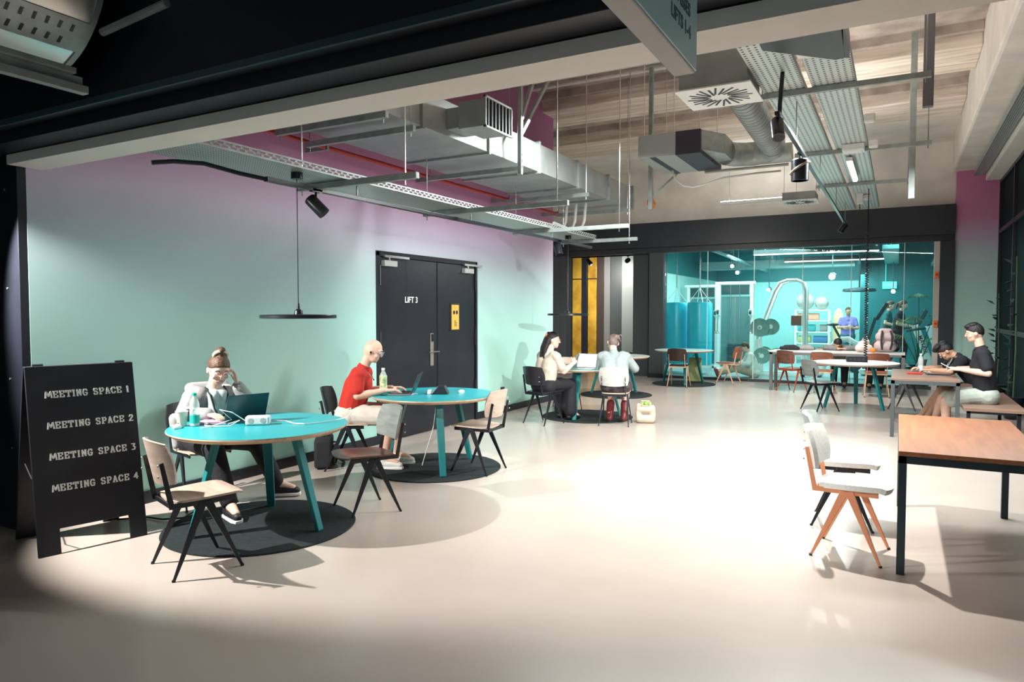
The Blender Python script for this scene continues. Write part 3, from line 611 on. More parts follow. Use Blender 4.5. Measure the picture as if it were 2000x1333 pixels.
round_table('white round table with teal legs and a black socket box', -.62, 12.9, -150, mat('tabletop_white', (.74, .70, .68), .35), False, None, teal, .66, .75, mat('table_edge_cream', (.70, .60, .52), .4))
# rectangular tables
oak = wood('warm_oak_veneer', (.25, .085, .032), (.37, .145, .06), 'Y', .8, .36)
greyoak = wood('grey_oak_veneer', (.20, .12, .09), (.30, .19, .14), 'X', .8, .4)
def rect_table(label, x0, y0, x1, y1, topm, fm, h=.75, leg=.045, th=.028):
    t = thing('wooden_table', label, 'table', (x0, y0, 0)); w, l = x1 - x0, y1 - y0
    G().box((0, 0, h - th), (w, l, h)).build('table_top', topm, t, False, .003)
    G().box((.0, .0, h - th - .045), (w, .03, h - th)).box((0, l - .03, h - th - .045), (w, l, h - th)).box((0, 0, h - th - .045), (.03, l, h - th)).box((w - .03, 0, h - th - .045), (w, l, h - th)).build('apron', fm, t, False, .002)
    for a, b in ((0, 0), (w - leg, 0), (0, l - leg), (w - leg, l - leg)): G().box((a, b, 0), (a + leg, b + leg, h - th)).build('leg', fm, t, False, .003)
    return t
steelb = mat('blue_black_steel', (.022, .036, .046), .35, .3)
rect_table('warm wooden table with dark steel legs at the right foreground', .015, 4.76, .76, 6.5, oak, steelb)
rect_table('narrow wooden table where the two men in black shirts write', -.07, 10.05, .67, 11.65, greyoak, mat('grey_steel', (.09, .105, .11), .4, .3))
rect_table('long grey table with bags on it in front of the gym glass', -2.28, 14.95, .12, 15.65, mat('tabletop_lightgrey', (.52, .50, .50), .35), mat('table_frame_grey', (.13, .14, .14), .45), .80, .06)
bn = thing('bench', 'dark wooden bench under the two men beside the glazed wall', 'bench', (.70, 9.9, 0))
G().box((0, 0, .40), (.62, 2.1, .44)).build('bench_seat', greyoak, bn, False, .004)
for y in (.12, 1.9): G().box((.04, y, 0), (.08, y + .05, .40)).box((.54, y, 0), (.58, y + .05, .40)).box((.04, y, .36), (.58, y + .05, .40)).box((.04, y, 0), (.58, y + .05, .03)).build('leg_frame', steelb, bn, False, .002)
# A-board
ab = thing('a_board', 'black A-board listing meeting space 1 to 4 beside the partition', 'sign', (-4.81, 2.76, 0), math.atan2(.97, .235))
# local x runs along the board, local -y is the front
def lean(y0, y1, z, H=1.22): return y0 + (y1 - y0) * z / H
def panel(pts, ya, yb, th):
    g = G(); n = len(pts); fr = [(x, lean(ya, yb, z), z) for x, z in pts]; bk = [(x, lean(ya, yb, z) + th, z) for x, z in pts]
    return g.add(fr + bk, [tuple(range(n)), tuple(range(2 * n - 1, n - 1, -1))] + [(i, i + n, (i + 1) % n + n, (i + 1) % n) for i in range(n)])
out = [(-.33, 0), (-.20, 0), (-.20, .16), (.22, .16), (.22, 0), (.33, 0), (.33, 1.22), (-.33, 1.22)]
fp = panel(out, -.10, .12, .018).build('front_panel', mat('sign_black', (.014, .014, .020), .5, noise=.15), ab, False, .003)
panel(out, .46, .145, .018).build('rear_panel', MATS['sign_black'], ab, False, .003)
for x in (-.25, .25): G().cyl((x - .03, .14, 1.225), (x + .03, .14, 1.225), .01, n=8).build('hinge', blackm, ab)
G().tube([(-.3, .02, .55), (-.3, .14, .47), (-.3, .3, .55)], .004, 6).build('stay_cord', charcoal, ab)
def stroke_text(name, txt, h, m, parent, M):
    """bold slab-serif capitals made of straight strokes"""
    L = {'M': [[(0, 0), (.12, 1)], [(.12, 1), (.5, .25)], [(.5, .25), (.88, 1)], [(.88, 1), (1, 0)]], 'E': [[(.15, 0), (.15, 1)], [(.0, 1), (.9, 1)], [(0, 0), (.9, 0)], [(.15, .52), (.7, .52)], [(.9, 1), (.9, .72)], [(.9, 0), (.9, .28)]],
         'T': [[(.5, 0), (.5, 1)], [(0, 1), (1, 1)], [(0, 1), (0, .72)], [(1, 1), (1, .72)], [(.25, 0), (.75, 0)]], 'I': [[(.5, 0), (.5, 1)], [(.2, 0), (.8, 0)], [(.2, 1), (.8, 1)]],
         'N': [[(.12, 0), (.12, 1)], [(.12, 1), (.85, .05)], [(.85, 0), (.85, 1)], [(0, 0), (.3, 0)], [(.68, 1), (1, 1)]], 'G': [[(.9, .78), (.7, 1)], [(.7, 1), (.3, 1)], [(.3, 1), (.05, .7)], [(.05, .7), (.05, .3)], [(.05, .3), (.3, 0)], [(.3, 0), (.7, 0)], [(.7, 0), (.88, .2)], [(.88, .2), (.88, .45)], [(.55, .45), (1, .45)]],
         'S': [[(.9, .8), (.7, 1)], [(.7, 1), (.25, 1)], [(.25, 1), (.08, .78)], [(.08, .78), (.28, .55)], [(.28, .55), (.72, .47)], [(.72, .47), (.92, .25)], [(.92, .25), (.72, 0)], [(.72, 0), (.28, 0)], [(.28, 0), (.08, .2)]],
         'P': [[(.18, 0), (.18, 1)], [(0, 1), (.7, 1)], [(.7, 1), (.93, .75)], [(.93, .75), (.7, .45)], [(.7, .45), (.18, .45)], [(0, 0), (.45, 0)]], 'A': [[(.1, 0), (.5, 1)], [(.5, 1), (.9, 0)], [(.27, .34), (.73, .34)], [(0, 0), (.3, 0)], [(.7, 0), (1, 0)]],
         'C': [[(.92, .75), (.7, 1)], [(.7, 1), (.3, 1)], [(.3, 1), (.05, .7)], [(.05, .7), (.05, .3)], [(.05, .3), (.3, 0)], [(.3, 0), (.7, 0)], [(.7, 0), (.92, .25)]], '1': [[(.5, 0), (.5, 1)], [(.25, .8), (.5, 1)], [(.25, 0), (.75, 0)]],
         '2': [[(.1, .75), (.3, 1)], [(.3, 1), (.7, 1)], [(.7, 1), (.9, .75)], [(.9, .75), (.1, 0)], [(.1, 0), (.95, 0)]], '3': [[(.1, 1), (.85, 1)], [(.85, 1), (.5, .6)], [(.5, .6), (.9, .35)], [(.9, .35), (.7, 0)], [(.7, 0), (.15, 0)]], '4': [[(.7, 0), (.7, 1)], [(.7, 1), (.05, .32)], [(.05, .32), (1, .32)]]}
    g = G(); x = 0.; T = .24
    for ch in txt:
        if ch == ' ': x += .55; continue
        if ch == '~': x += .7; continue
        w = 1.25 if ch == 'M' else .6 if ch in '1' else .55 if ch == 'I' else .95
        for (a, b) in L[ch]:
            p = V(x + a[0] * w * .70 + .05, a[1], 0); q = V(x + b[0] * w * .70 + .05, b[1], 0)
            th = .17 if abs(p.y - q.y) < 1e-6 else T
            d = (q - p).normalized() * .06
            g.bar((p - d) * h, (q + d) * h, th * h, .002, (0, 0, 1))
        x += w * .70 + .27
    g.v = [tuple(M @ Vector(p)) for p in g.v]
    return g.build(name, m, parent, False)
chalk = mat('sign_lettering_white', (.95, .94, .90), .6)
for k in range(4):
    z = 1.01 - k * .203; y = lean(-.10, .12, z) - .0015
    stroke_text('lettering', 'MEETING', .040, chalk, fp, frame((-.225, y, z), (1, 0, 0), (0, .22 / 1.22, 1)))
    stroke_text('lettering', 'SPACE', .040, chalk, fp, frame((.062, y, z), (1, 0, 0), (0, .22 / 1.22, 1)))
    stroke_text('numeral', '1234'[k], .040, chalk, fp, frame((.272, y, z), (1, 0, 0), (0, .22 / 1.22, 1)))
tag(G().tube([(-5.15, 3.15, .012), (-5.0, 3.3, .012), (-4.85, 3.32, .012), (-4.75, 3.42, .012), (-4.78, 3.6, .04), (-4.85, 3.75, .18), (-4.84, 3.9, .3)], .007, 6).build('power_cable', blackm), 'black cable lying on the floor behind the A-board', 'cable')
# ================================================================== PEOPLE
def fabric(n, c, noise=.1): return MATS.get(n) or mat(n, c, .85, noise=noise, nscale=14, bump=.25, bscale=40)
def hairmat(n, c): return MATS.get(n) or mat(n, c, .5, noise=.35, nscale=35, bump=.7, bscale=70)
def skinned(g, name, m, parent, vox, smooth=3):
    o = g.build(name, m, parent, True)
    r = o.modifiers.new('merge', 'REMESH'); r.mode = 'VOXEL'; r.voxel_size = vox; r.use_smooth_shade = True
    s = o.modifiers.new('soften', 'SMOOTH'); s.factor = .5; s.iterations = smooth; return o
def cutsphere(c, r, co, no, M, g):
    bm = bmesh.new(); bmesh.ops.create_uvsphere(bm, u_segments=24, v_segments=16, radius=1.)
    for v in bm.verts: v.co = V(v.co.x * r[0] + c[0], v.co.y * r[1] + c[1], v.co.z * r[2] + c[2])
    bmesh.ops.bisect_plane(bm, geom=bm.verts[:] + bm.edges[:] + bm.faces[:], plane_co=co, plane_no=no, clear_inner=True)
    bmesh.ops.holes_fill(bm, edges=[e for e in bm.edges if len(e.link_faces) == 1], sides=0)
    bm.verts.index_update(); g.add([M @ v.co for v in bm.verts], [[v.index for v in f.verts] for f in bm.faces]); bm.free()
def add_hand(g, w, d, n, side, curl=.5):
    w, d = V(w), V(d).normalized(); n = V(n); n = (n - d * n.dot(d)).normalized(); s = d.cross(n).normalized() * side   # s points to the thumb side
    for i, L in enumerate((.92, 1., .95, .78)):
        o = (1.5 - i) * .0205; b = w + d * .088 + s * o
        g.cap(w + d * .01 + s * o * .6, b, .0155, .0125, 8)
        d1 = (d * math.cos(curl * .6) - n * math.sin(curl * .6)); d2 = (d * math.cos(curl * 1.5) - n * math.sin(curl * 1.5))
        k = b + d1 * .042 * L; g.cap(b, k, .0095, .0088, 8); g.cap(k, k + d2 * .036 * L, .0088, .0075, 8)
    t0 = w + d * .03 + s * .024; t1 = t0 + (d * .6 + s * .75 - n * .25).normalized() * .045
    g.cap(w + d * .01, t0, .016, .014, 8); g.cap(t0, t1, .0125, .0105, 8); g.cap(t1, t1 + (d * .95 + s * .2 - n * .3).normalized() * .032, .0105, .0085, 8)
def person(label, loc, rz, J, skin, top, bottom, shoe, hair=None, vox=.0065, e=.014, eb=.018, sleeve=.55, trouser=1., topname='shirt', bottomname='trousers', glasses=None, group=None, skirt=False, sc=1., collar=None, sole=None):
    t = thing('person', label, 'person', loc, rz, group); t.scale = (sc, sc, sc)
    pel, nb = V(J['pel']), V(J['nb']); tw = J.get('tw', 0.)
    X = V(math.cos(tw), math.sin(tw), 0); up = (nb - pel).normalized(); W = J.get('w', 1.)
    mid = pel.lerp(nb, .62); sh = {1: nb + X * .168 * W - up * .055, -1: nb - X * .168 * W - up * .055}
    hd = V(J['head']); hp = J.get('hp', (0, 0, 0))
    M = Matrix.Translation(hd) @ Euler((math.radians(hp[0]), math.radians(hp[2]), math.radians(hp[1])), 'ZYX').to_matrix().to_4x4()
    def H(x, y, z): return M @ V(x, y, z)
    arms = {1: J['aR'], -1: J['aL']}; legs = {1: J['lR'], -1: J['lL']}
    hip = {s: pel + V(s * .088, .01, -.02) for s in (1, -1)}
    def torso(g, k, lower=True):
        for s in (1, -1):
            g.cap(pel + X * s * .06, mid + X * s * .072 * W, .105 + k, .108 * W + k); g.cap(mid + X * s * .072 * W, sh[s] - X * s * .045, .108 * W + k, .07 + k)
            g.cap(sh[s] - X * s * .03, sh[s], .064 + k, .058 + k)
        g.cap(nb - up * .05, nb + up * .005, .08 + k * .6, .062 + k * .3)
        if lower: g.cap(pel + V(-.07, -.01, -.02), pel + V(.07, -.01, -.02), .112 + k)
    # body
    g = G(); torso(g, -.006)
    g.cap(nb - up * .02, H(0, -.025, -.07), .056, .05)
    g.sph(H(0, -.008, .012), (.074, .094, .105), 20, 14, M.to_3x3()); g.sph(H(0, .028, -.055), (.054, .056, .056), 16, 10, M.to_3x3())
    g.sph(H(0, .055, -.085), (.026, .022, .022), 12, 8, M.to_3x3())
    g.cap(H(0, .080, .020), H(0, .096, -.020), .009, .0125, 8)
    for s in (1, -1):
        g.sph(H(s * .077, -.01, -.008), (.011, .02, .03), 10, 8, M.to_3x3()); g.sph(H(s * .033, .072, .03), (.028, .016, .012), 10, 6, M.to_3x3()); g.sph(H(s * .043, .055, -.03), (.022, .022, .02), 10, 6, M.to_3x3())
        el, wr, hd_, hn, cu = arms[s]; el, wr = V(el), V(wr)
        g.cap(sh[s], el, .049 * W, .039); g.cap(el, el.lerp(wr, .4), .039, .041); g.cap(el.lerp(wr, .4), wr, .04, .027)
        add_hand(g, wr, hd_, hn, -s, cu)
        kn, an, toe = [V(q) for q in legs[s]]
        g.cap(hip[s], kn, .082, .056); g.cap(kn, kn.lerp(an, .35), .056, .058); g.cap(kn.lerp(an, .35), an, .056, .038)
        g.cap(an, an + toe.normalized() * .13 + V(0, 0, -.045), .042, .03)
    skinned(g, 'body', skin, t, vox, 2)
    # clothes
    g = G(); torso(g, e, True)
    for s in (1, -1):
        el, wr = V(arms[s][0]), V(arms[s][1])
        if sleeve <= 1: g.cap(sh[s], sh[s].lerp(el, sleeve), .052 * W + e, .046 * W + e)
        else:
            g.cap(sh[s], el, .054 * W + e, .046 + e); g.cap(el, el.lerp(wr, sleeve - 1), .046 + e, .036 + e * .8)
    skinned(g, topname, top, t, max(vox, .009))
    g = G(); g.cap(pel + V(-.075, -.01, -.03), pel + V(.075, -.01, -.03), .114 + eb)
    for s in (1, -1):
        kn, an = V(legs[s][0]), V(legs[s][1])
        f = min(1, trouser * 2) if trouser < .5 else 1.
        g.cap(hip[s], hip[s].lerp(kn, f), .088 + eb, (.062 + eb) if f >= 1 else .078 + eb)
        if trouser > .5: g.cap(kn, kn.lerp(an, (trouser - .5) * 2 * .93), .062 + eb, (.075 if skirt else .047) + eb)
        if skirt: g.cap(kn, V((kn.x * .5, kn.y, an.z + .1)), .07 + eb, .085 + eb)
    skinned(g, bottomname, bottom, t, max(vox, .009))
    for s in (1, -1):
        kn, an, toe = [V(q) for q in legs[s]]; tn = toe.normalized(); b = an + V(0, 0, -.055)
        o = skinned(G().cap(an + V(0, 0, -.01), b - tn * .03, .047, .045).cap(b - tn * .03, b + tn * .07 + V(0, 0, .0), .046, .044).cap(b + tn * .07, b + tn * .16 + V(0, 0, -.012), .044, .033), 'shoe', shoe, t, .009)
        if sole:
            sd = V(-tn.y, tn.x, 0); zf = b.z - .045
            G().prism([tuple((b + tn * a + sd * q).xy) for a, q in ((-.075, -.025), (-.06, -.042), (.06, -.045), (.15, -.045), (.195, -.025), (.195, .025), (.15, .045), (.06, .045), (-.06, .042), (-.075, .025))], zf - .006, zf + .018).build('sole', sole, o, True, .004)
    if collar:
        skinned(G().tube([nb + up * .012 + (X * math.cos(a) * .066 + V(0, math.sin(a) * .062, -.012 * math.sin(a))) for a in [2 * PI * k / 16 for k in range(17)]], .016, 8), 'collar', collar, t, .007)
    # face
    if vox < .012:
        for s in (1, -1):
            ey = G().sph(H(s * .031, .078, .012), (.0125, .010, .008), 10, 7, M.to_3x3()).build('eye', whitep, t)
            G().sph(H(s * .031, .0865, .010), .0045, 8, 6).build('iris', blackm, ey)
            G().tube([H(s * .016, .090, .031), H(s * .032, .090, .036), H(s * .048, .079, .032)], .0038, 6).build('eyebrow', hairmat('brow', (.06, .04, .03)), t)
        G().sph(H(0, .080, -.058), (.022, .008, .0065), 10, 6, M.to_3x3()).build('mouth', mat('lip', (.45, .17, .15), .45), t)
    if glasses:
        g = G()
        for s in (1, -1):
            g.tube([H(s * .033 + .023 * math.cos(a), .101, .008 + .02 * math.sin(a)) for a in [2 * PI * k / 14 for k in range(15)]], .0022, 6); g.tube([H(s * .055, .1, .012), H(s * .078, .05, .012), H(s * .08, -.01, .008)], .0022, 6)
        g.tube([H(-.011, .104, .012), H(.011, .104, .012)], .0022, 6); g.build('glasses', glasses, t)
    if hair:
        hm = hair['mat']; g = G()
        cutsphere((0, -.012, .022), (.083, .1, .108), (0, .005, hair.get('line', .018)), (0, -.5, .866), M, g)
        if hair.get('nape', True): g.sph(H(0, -.045, -.01), (.075, .062, .075), 14, 9, M.to_3x3())
        else: g.sph(H(0, -.04, .02), (.076, .064, .07), 14, 9, M.to_3x3())
        for c, r in hair.get('blobs', ()): g.sph(H(*c), r, 14, 9, M.to_3x3())
        for pts, r0, r1 in hair.get('locks', ()):
            P = [H(*p) for p in pts]
            for k in range(len(P) - 1): g.cap(P[k], P[k + 1], r0 + (r1 - r0) * k / (len(P) - 1), r0 + (r1 - r0) * (k + 1) / (len(P) - 1), 10)
        ho = skinned(g, 'hair', hm, t, max(vox, .007), 1)
        if 'band' in hair:
            c, r, m = hair['band']; G().tube([H(c[0] + r * math.cos(a), c[1] + .3 * r * math.sin(a), c[2] + r * .8 * math.sin(a)) for a in [2 * PI * k / 12 for k in range(13)]], .014, 8).build('hair_band', m, ho)
    return t, H
def rzof(f): return math.atan2(-f[0], f[1])
dkh = hairmat('hair_black', (.012, .010, .012)); brh = hairmat('hair_brown', (.10, .05, .028)); fah = hairmat('hair_ash', (.15, .11, .095))
sneaker_b = mat('black_sneaker', (.015, .015, .018), .6, noise=.3, nscale=30); solew = mat('white_sole', (.78, .78, .76), .5)
# woman in the hooded jacket
p1, H1 = person('woman in a grey hooded jacket resting her head on her hand at a laptop', (-5.0, 3.80, 0), rzof((.97, -.25)),
    dict(pel=(0, 0, .575), nb=(0, .22, .955), head=(.01, .335, 1.125), hp=(-24, -8, 0), tw=.1,
         aR=((.25, .24, .78), (.14, .45, .80), (-.25, 1, -.1), (0, 0, 1), .5), aL=((-.24, .42, .79), (-.105, .40, 1.0), (.1, -.12, 1), (-.9, .3, .1), .7),
         lR=((.10, .43, .52), (.06, .60, .115), (.1, 1, 0)), lL=((-.28, .36, .52), (-.52, .24, .115), (-.75, .6, 0))),
    skinA, fabric('grey_marl', (.30, .31, .31)), fabric('black_trousers', (.014, .014, .018)), sneaker_b,
    dict(mat=brh, blobs=[((0, -.035, .135), (.05, .05, .035)), ((.0, -.02, .165), (.032, .032, .025))], band=((0, -.02, .122), .05, fabric('scrunchie_cream', (.70, .52, .40)))), e=.019, sleeve=1.92, topname='hooded_jacket', glasses=mat('rose_frame', (.55, .30, .28), .35), sole=solew)
skinned(G().cap((-.13, .10, .97), (.13, .10, .97), .05).cap((-.1, .06, .93), (.1, .06, .93), .05).cap((-.13, .1, .97), (-.1, .24, .93), .035, .022).cap((.13, .1, .97), (.1, .24, .93), .035, .022), 'hood', MATS['grey_marl'], p1, .01)
g = G().tube([(-.075, .235, .985), (-.07, .315, .93), (-.05, .345, .82), (-.01, .345, .74)], .008, 6).tube([(.075, .235, .985), (.07, .315, .93), (.05, .345, .82), (.01, .345, .74)], .008, 6)
g.build('lanyard', fabric('lanyard_black', (.01, .03, .035)), p1)
skinned(G().cap((-.03, .275, .92), (-.02, .275, .74), .055, .06).cap((.03, .275, .92), (.02, .275, .74), .055, .06), 'tee_shirt', fabric('pale_blue_tee', (.50, .60, .60)), p1, .009)
skinned(G().cap((.2, -.06, .72), (.2, -.04, .50), .045, .03).cap((.14, -.1, .72), (.14, -.1, .46), .05, .035), 'jacket_tail', MATS['grey_marl'], p1, .01)
# man in the red shirt
p2, H2 = person('man with a shaved head in a red T-shirt typing at the second table', (-4.86, 5.42, 0), rzof((.876, .48)),
    dict(pel=(0, 0, .575), nb=(0, .13, 1.005), head=(0, .235, 1.185), hp=(-22, 0, 0),
         aR=((.23, .12, .755), (.13, .385, .80), (-.1, 1, .05), (0, 0, 1), .5), aL=((-.23, .12, .755), (-.11, .40, .80), (.1, 1, .05), (0, 0, 1), .5),
         lR=((.12, .43, .54), (.10, .36, .115), (.2, 1, 0)), lL=((-.11, .45, .54), (-.12, .44, .115), (-.1, 1, 0))),
    skinA, fabric('red_tee', (.50, .028, .018)), fabric('cream_shorts', (.66, .62, .56)), mat('white_sneaker', (.70, .70, .68), .5), None, e=.02, eb=.024, sleeve=.72, trouser=.44, topname='tee_shirt', bottomname='shorts', glasses=mat('clear_frame', (.35, .40, .55), .2), sole=solew)
G().tube([(-.06, .12, 1.03), (-.05, .20, .96), (0, .235, .90), (.05, .20, .96), (.06, .12, 1.03)], .003, 6).sph((0, .238, .895), .01, 8, 6).build('necklace', steel, p2)
G().sph(H2(.084, -.005, -.01), .012, 8, 6).build('earbud', blackm, p2)
# woman with long dark hair
p3, H3 = person('woman with long dark hair and an orange hair clip holding up a phone', (-4.40, 8.93, 0), rzof((.3, .95)),
    dict(pel=(0, 0, .575), nb=(.01, .10, 1.0), head=(.03, .155, 1.175), hp=(-8, -48, 0), tw=-.15,
         aR=((.25, .14, .74), (.20, .39, .84), (-.2, .8, .55), (.8, .2, .5), .7), aL=((-.22, .16, .75), (-.1, .40, .80), (.3, 1, 0), (0, 0, 1), .4),
         lR=((.11, .44, .53), (.12, .43, .115), (.1, 1, 0)), lL=((-.1, .44, .53), (-.1, .46, .115), (-.1, 1, 0))),
    skinA, fabric('ivory_tee', (.44, .39, .33)), fabric('black_wide_trousers', (.010, .010, .014)), mat('black_shoe', (.012, .012, .014), .4),
    dict(mat=dkh, line=.026, locks=[([(0, -.07, .02), (-.01, -.12, -.12), (-.01, -.13, -.26), (0, -.12, -.40)], .065, .035), ([(.045, -.06, 0), (.05, -.10, -.14), (.05, -.1, -.30)], .04, .02), ([(-.045, -.06, 0), (-.06, -.10, -.14), (-.07, -.1, -.32)], .04, .02)], blobs=[((0, -.075, .075), (.035, .035, .045))], band=((0, -.105, .06), .035, fabric('orange_clip', (.70, .20, .08)))), e=.016, eb=.02, sleeve=.75, trouser=1., topname='tee_shirt', glasses=mat('gold_frame', (.6, .42, .2), .3, .8), skirt=True)
# woman in the denim jacket
p4, H4 = person('woman in a pale denim jacket with tied up hair bending over the table', (-3.47, 9.32, 0), rzof((-.22, .97)),
    dict(pel=(0, 0, .575), nb=(-.06, .21, .985), head=(-.085, .32, 1.135), hp=(-30, 18, 0), tw=.15,
         aR=((.23, .30, .77), (.06, .48, .79), (-.5, 1, 0), (0, 0, 1), .5), aL=((-.27, .26, .74), (-.22, .50, .80), (.2, 1, 0), (0, 0, 1), .5),
         lR=((.10, .40, .50), (.10, .16, .13), (.1, 1, 0)), lL=((-.10, .40, .50), (-.10, .12, .13), (-.15, 1, 0))),
    skinA, fabric('pale_denim', (.27, .32, .32), .14), fabric('dark_patterned_skirt', (.05, .04, .045), .9), mat('burgundy_boot', (.13, .018, .02), .4),
    dict(mat=fah, line=.03, blobs=[((.02, -.10, .05), (.045, .035, .04)), ((.06, -.105, .03), (.025, .02, .03))], locks=[([(.03, -.1, .06), (.08, -.13, .08), (.1, -.14, .04)], .012, .006), ([(.02, -.1, .04), (.07, -.13, .01), (.09, -.13, -.03)], .012, .006)]), e=.020, eb=.03, sleeve=1.85, trouser=.45, topname='denim_jacket', bottomname='skirt', collar=MATS['pale_denim'])
for s in (1, -1):
    a = V((.10, .16, .13) if s == 1 else (-.10, .12, .13)); k = V(s * .10, .40, .50)
    skinned(G().cap(a + V(0, 0, -.02), a.lerp(k, .36), .052, .06), 'boot_shaft', MATS['burgundy_boot'], p4, .009)
G().tube([H4(.072 * math.cos(a), .02 + .088 * math.sin(a), .078 - .03 * math.sin(a)) for a in [PI * k / 14 for k in range(15)]], .008, 6).build('head_band', fabric('cream_band', (.7, .64, .55)), p4)
# two men on the bench
blk = fabric('black_polo', (.013, .014, .020)); 
p5, H5 = person('young man in a black polo shirt sitting upright, looking at a phone', (.97, 10.52, 0), rzof((-1, .0)),
    dict(pel=(0, 0, .56), nb=(0, .06, 1.115), head=(0, .135, 1.315), hp=(-12, 0, 0), w=1.08,
         aL=((-.26, .0, .83), (-.12, .27, .86), (.3, 1, .05), (-.3, 0, 1), .6), aR=((.25, .10, .84), (.08, .30, .86), (-.3, 1, .05), (.3, 0, 1), .6),
         lL=((-.14, .43, .47), (-.12, .42, .115), (-.1, 1, 0)), lR=((.13, .45, .47), (.12, .55, .115), (.1, 1, 0))),
    skinA, blk, fabric('sage_shorts', (.40, .44, .40)), sneaker_b, dict(mat=dkh, nape=False, line=.012, blobs=[((0, .05, .095), (.06, .045, .03)), ((0, .0, .11), (.07, .07, .03))]), e=.018, eb=.026, sleeve=.7, trouser=.42, topname='polo_shirt', bottomname='shorts', collar=blk, sole=solew)
p6, H6 = person('young man in a black polo shirt bending low over the table to write', (1.0, 11.22, 0), rzof((-1, -.05)),
    dict(pel=(0, 0, .56), nb=(0, .29, .965), head=(0, .435, 1.045), hp=(-48, 0, 0), w=1.05,
         aL=((-.27, .40, .79), (-.12, .60, .79), (.4, .9, 0), (0, 0, 1), .6), aR=((.26, .44, .80), (.14, .70, .80), (-.2, 1, .0), (0, 0, 1), .8),
         lL=((-.13, .46, .50), (-.14, .66, .115), (-.1, 1, 0)), lR=((.13, .46, .50), (.14, .70, .115), (.1, 1, 0))),
    skinB, blk, fabric('brown_shorts', (.20, .12, .09)), sneaker_b, dict(mat=dkh, nape=False, line=.010, blobs=[((0, .06, .10), (.065, .05, .04)), ((.04, .02, .115), (.05, .06, .035)), ((-.04, .03, .115), (.05, .06, .035)), ((0, -.05, .09), (.07, .06, .05))]), e=.018, eb=.026, sleeve=.7, trouser=.40, topname='polo_shirt', bottomname='shorts', collar=fabric('patterned_collar', (.30, .24, .16), .9), sole=solew)
G().tube([(-.05, .36, .95), (-.06, .40, .86), (-.02, .42, .80)], .007, 6).tube([(.05, .36, .95), (.06, .40, .86), (.02, .42, .80)], .007, 6).build('lanyard', fabric('checked_lanyard', (.25, .25, .25), .9), p6)
# people in the gym and at the long table
person('man in a purple shirt standing with folded arms deep inside the gym', (-1.27, 22.2, 0), rzof((.1, -1)),
    dict(pel=(0, 0, .92), nb=(0, .0, 1.42), head=(0, .03, 1.60), hp=(-5, 0, 0), aR=((.25, .06, 1.14), (.03, .22, 1.16), (-1, .1, 0), (0, 1, 0), .3), aL=((-.25, .06, 1.12), (-.03, .2, 1.12), (1, .1, 0), (0, 1, 0), .3), lR=((.1, .01, .5), (.11, 0, .1), (.2, 1, 0)), lL=((-.1, .01, .5), (-.11, 0, .1), (-.2, 1, 0))),
    skinB, fabric('purple_shirt', (.22, .20, .55)), fabric('teal_trousers', (.02, .14, .16)), sneaker_b, dict(mat=brh), .012, sleeve=.6, topname='tee_shirt')
for k, (x, y, lab, top_, z) in enumerate(((-.02, 19.7, 'woman in a black top with a brown ponytail walking on the treadmill', fabric("black_top", (.015, .016, .02)), .215), (-.30, 20.6, 'woman in a teal top walking on the farther treadmill', fabric("teal_top", (.03, .16, .17)), .215))):
    person(lab, (x, y, z), rzof((1, -.1)),
        dict(pel=(0, 0, .90), nb=(0, .06, 1.36), head=(0, .12, 1.53), hp=(-6, 0, 0), aR=((.22, .02, 1.08), (.17, .28, 1.02), (0, 1, -.1), (0, 0, 1), .6), aL=((-.22, .02, 1.08), (-.17, .28, 1.02), (0, 1, -.1), (0, 0, 1), .6), lR=((.1, .16, .5), (.1, .12, .11), (0, 1, 0)), lL=((-.1, -.02, .49), (-.1, -.22, .14), (0, 1, 0))),
        skinA, top_, fabric('black_leggings', (.012, .012, .016)), sneaker_b, dict(mat=brh, locks=[([(0, -.08, .06), (0, -.14, .02), (0, -.15, -.1)], .035, .02)]), .012, sleeve=.5, topname='tee_shirt', bottomname='leggings')
person('person in a white shirt sitting on the gym floor behind the glass', (-3.05, 17.6, 0), rzof((-.8, -.3)),
    dict(pel=(0, 0, .13), nb=(0, .10, .58), head=(0, .20, .73), hp=(-30, 0, 0), aR=((.24, .16, .36), (.16, .38, .30), (0, 1, 0), (0, 0, 1), .4), aL=((-.24, .16, .36), (-.16, .38, .30), (0, 1, 0), (0, 0, 1), .4), lR=((.14, .44, .22), (.12, .82, .11), (.1, .4, 1)), lL=((-.14, .44, .22), (-.12, .82, .11), (-.1, .4, 1))),
    skinA, fabric('white_shirt', (.72, .72, .68)), fabric('beige_leggings', (.50, .36, .28)), mat('red_shoe', (.35, .04, .03), .5), dict(mat=brh), .012, e=.025, sleeve=1.5, topname='shirt', bottomname='leggings')
person('person in a grey top with dark hair slumped over the long table', (-1.08, 16.2, 0), rzof((.1, -1)),
    dict(pel=(0, 0, .57), nb=(0, .28, .86), head=(.05, .42, .93), hp=(-45, -20, 0), aR=((.26, .42, .84), (.05, .52, .84), (-1, .3, 0), (0, 0, 1), .3), aL=((-.26, .42, .84), (-.1, .52, .84), (1, .3, 0), (0, 0, 1), .3), lR=((.1, .22, .45), (.1, .12, .115), (0, 1, 0)), lL=((-.1, .22, .45), (-.1, .12, .115), (0, 1, 0))),
    skinB, fabric('grey_top', (.20, .20, .20)), MATS['black_trousers'], sneaker_b, dict(mat=dkh), .012, e=.022, sleeve=1.8, topname='jumper')
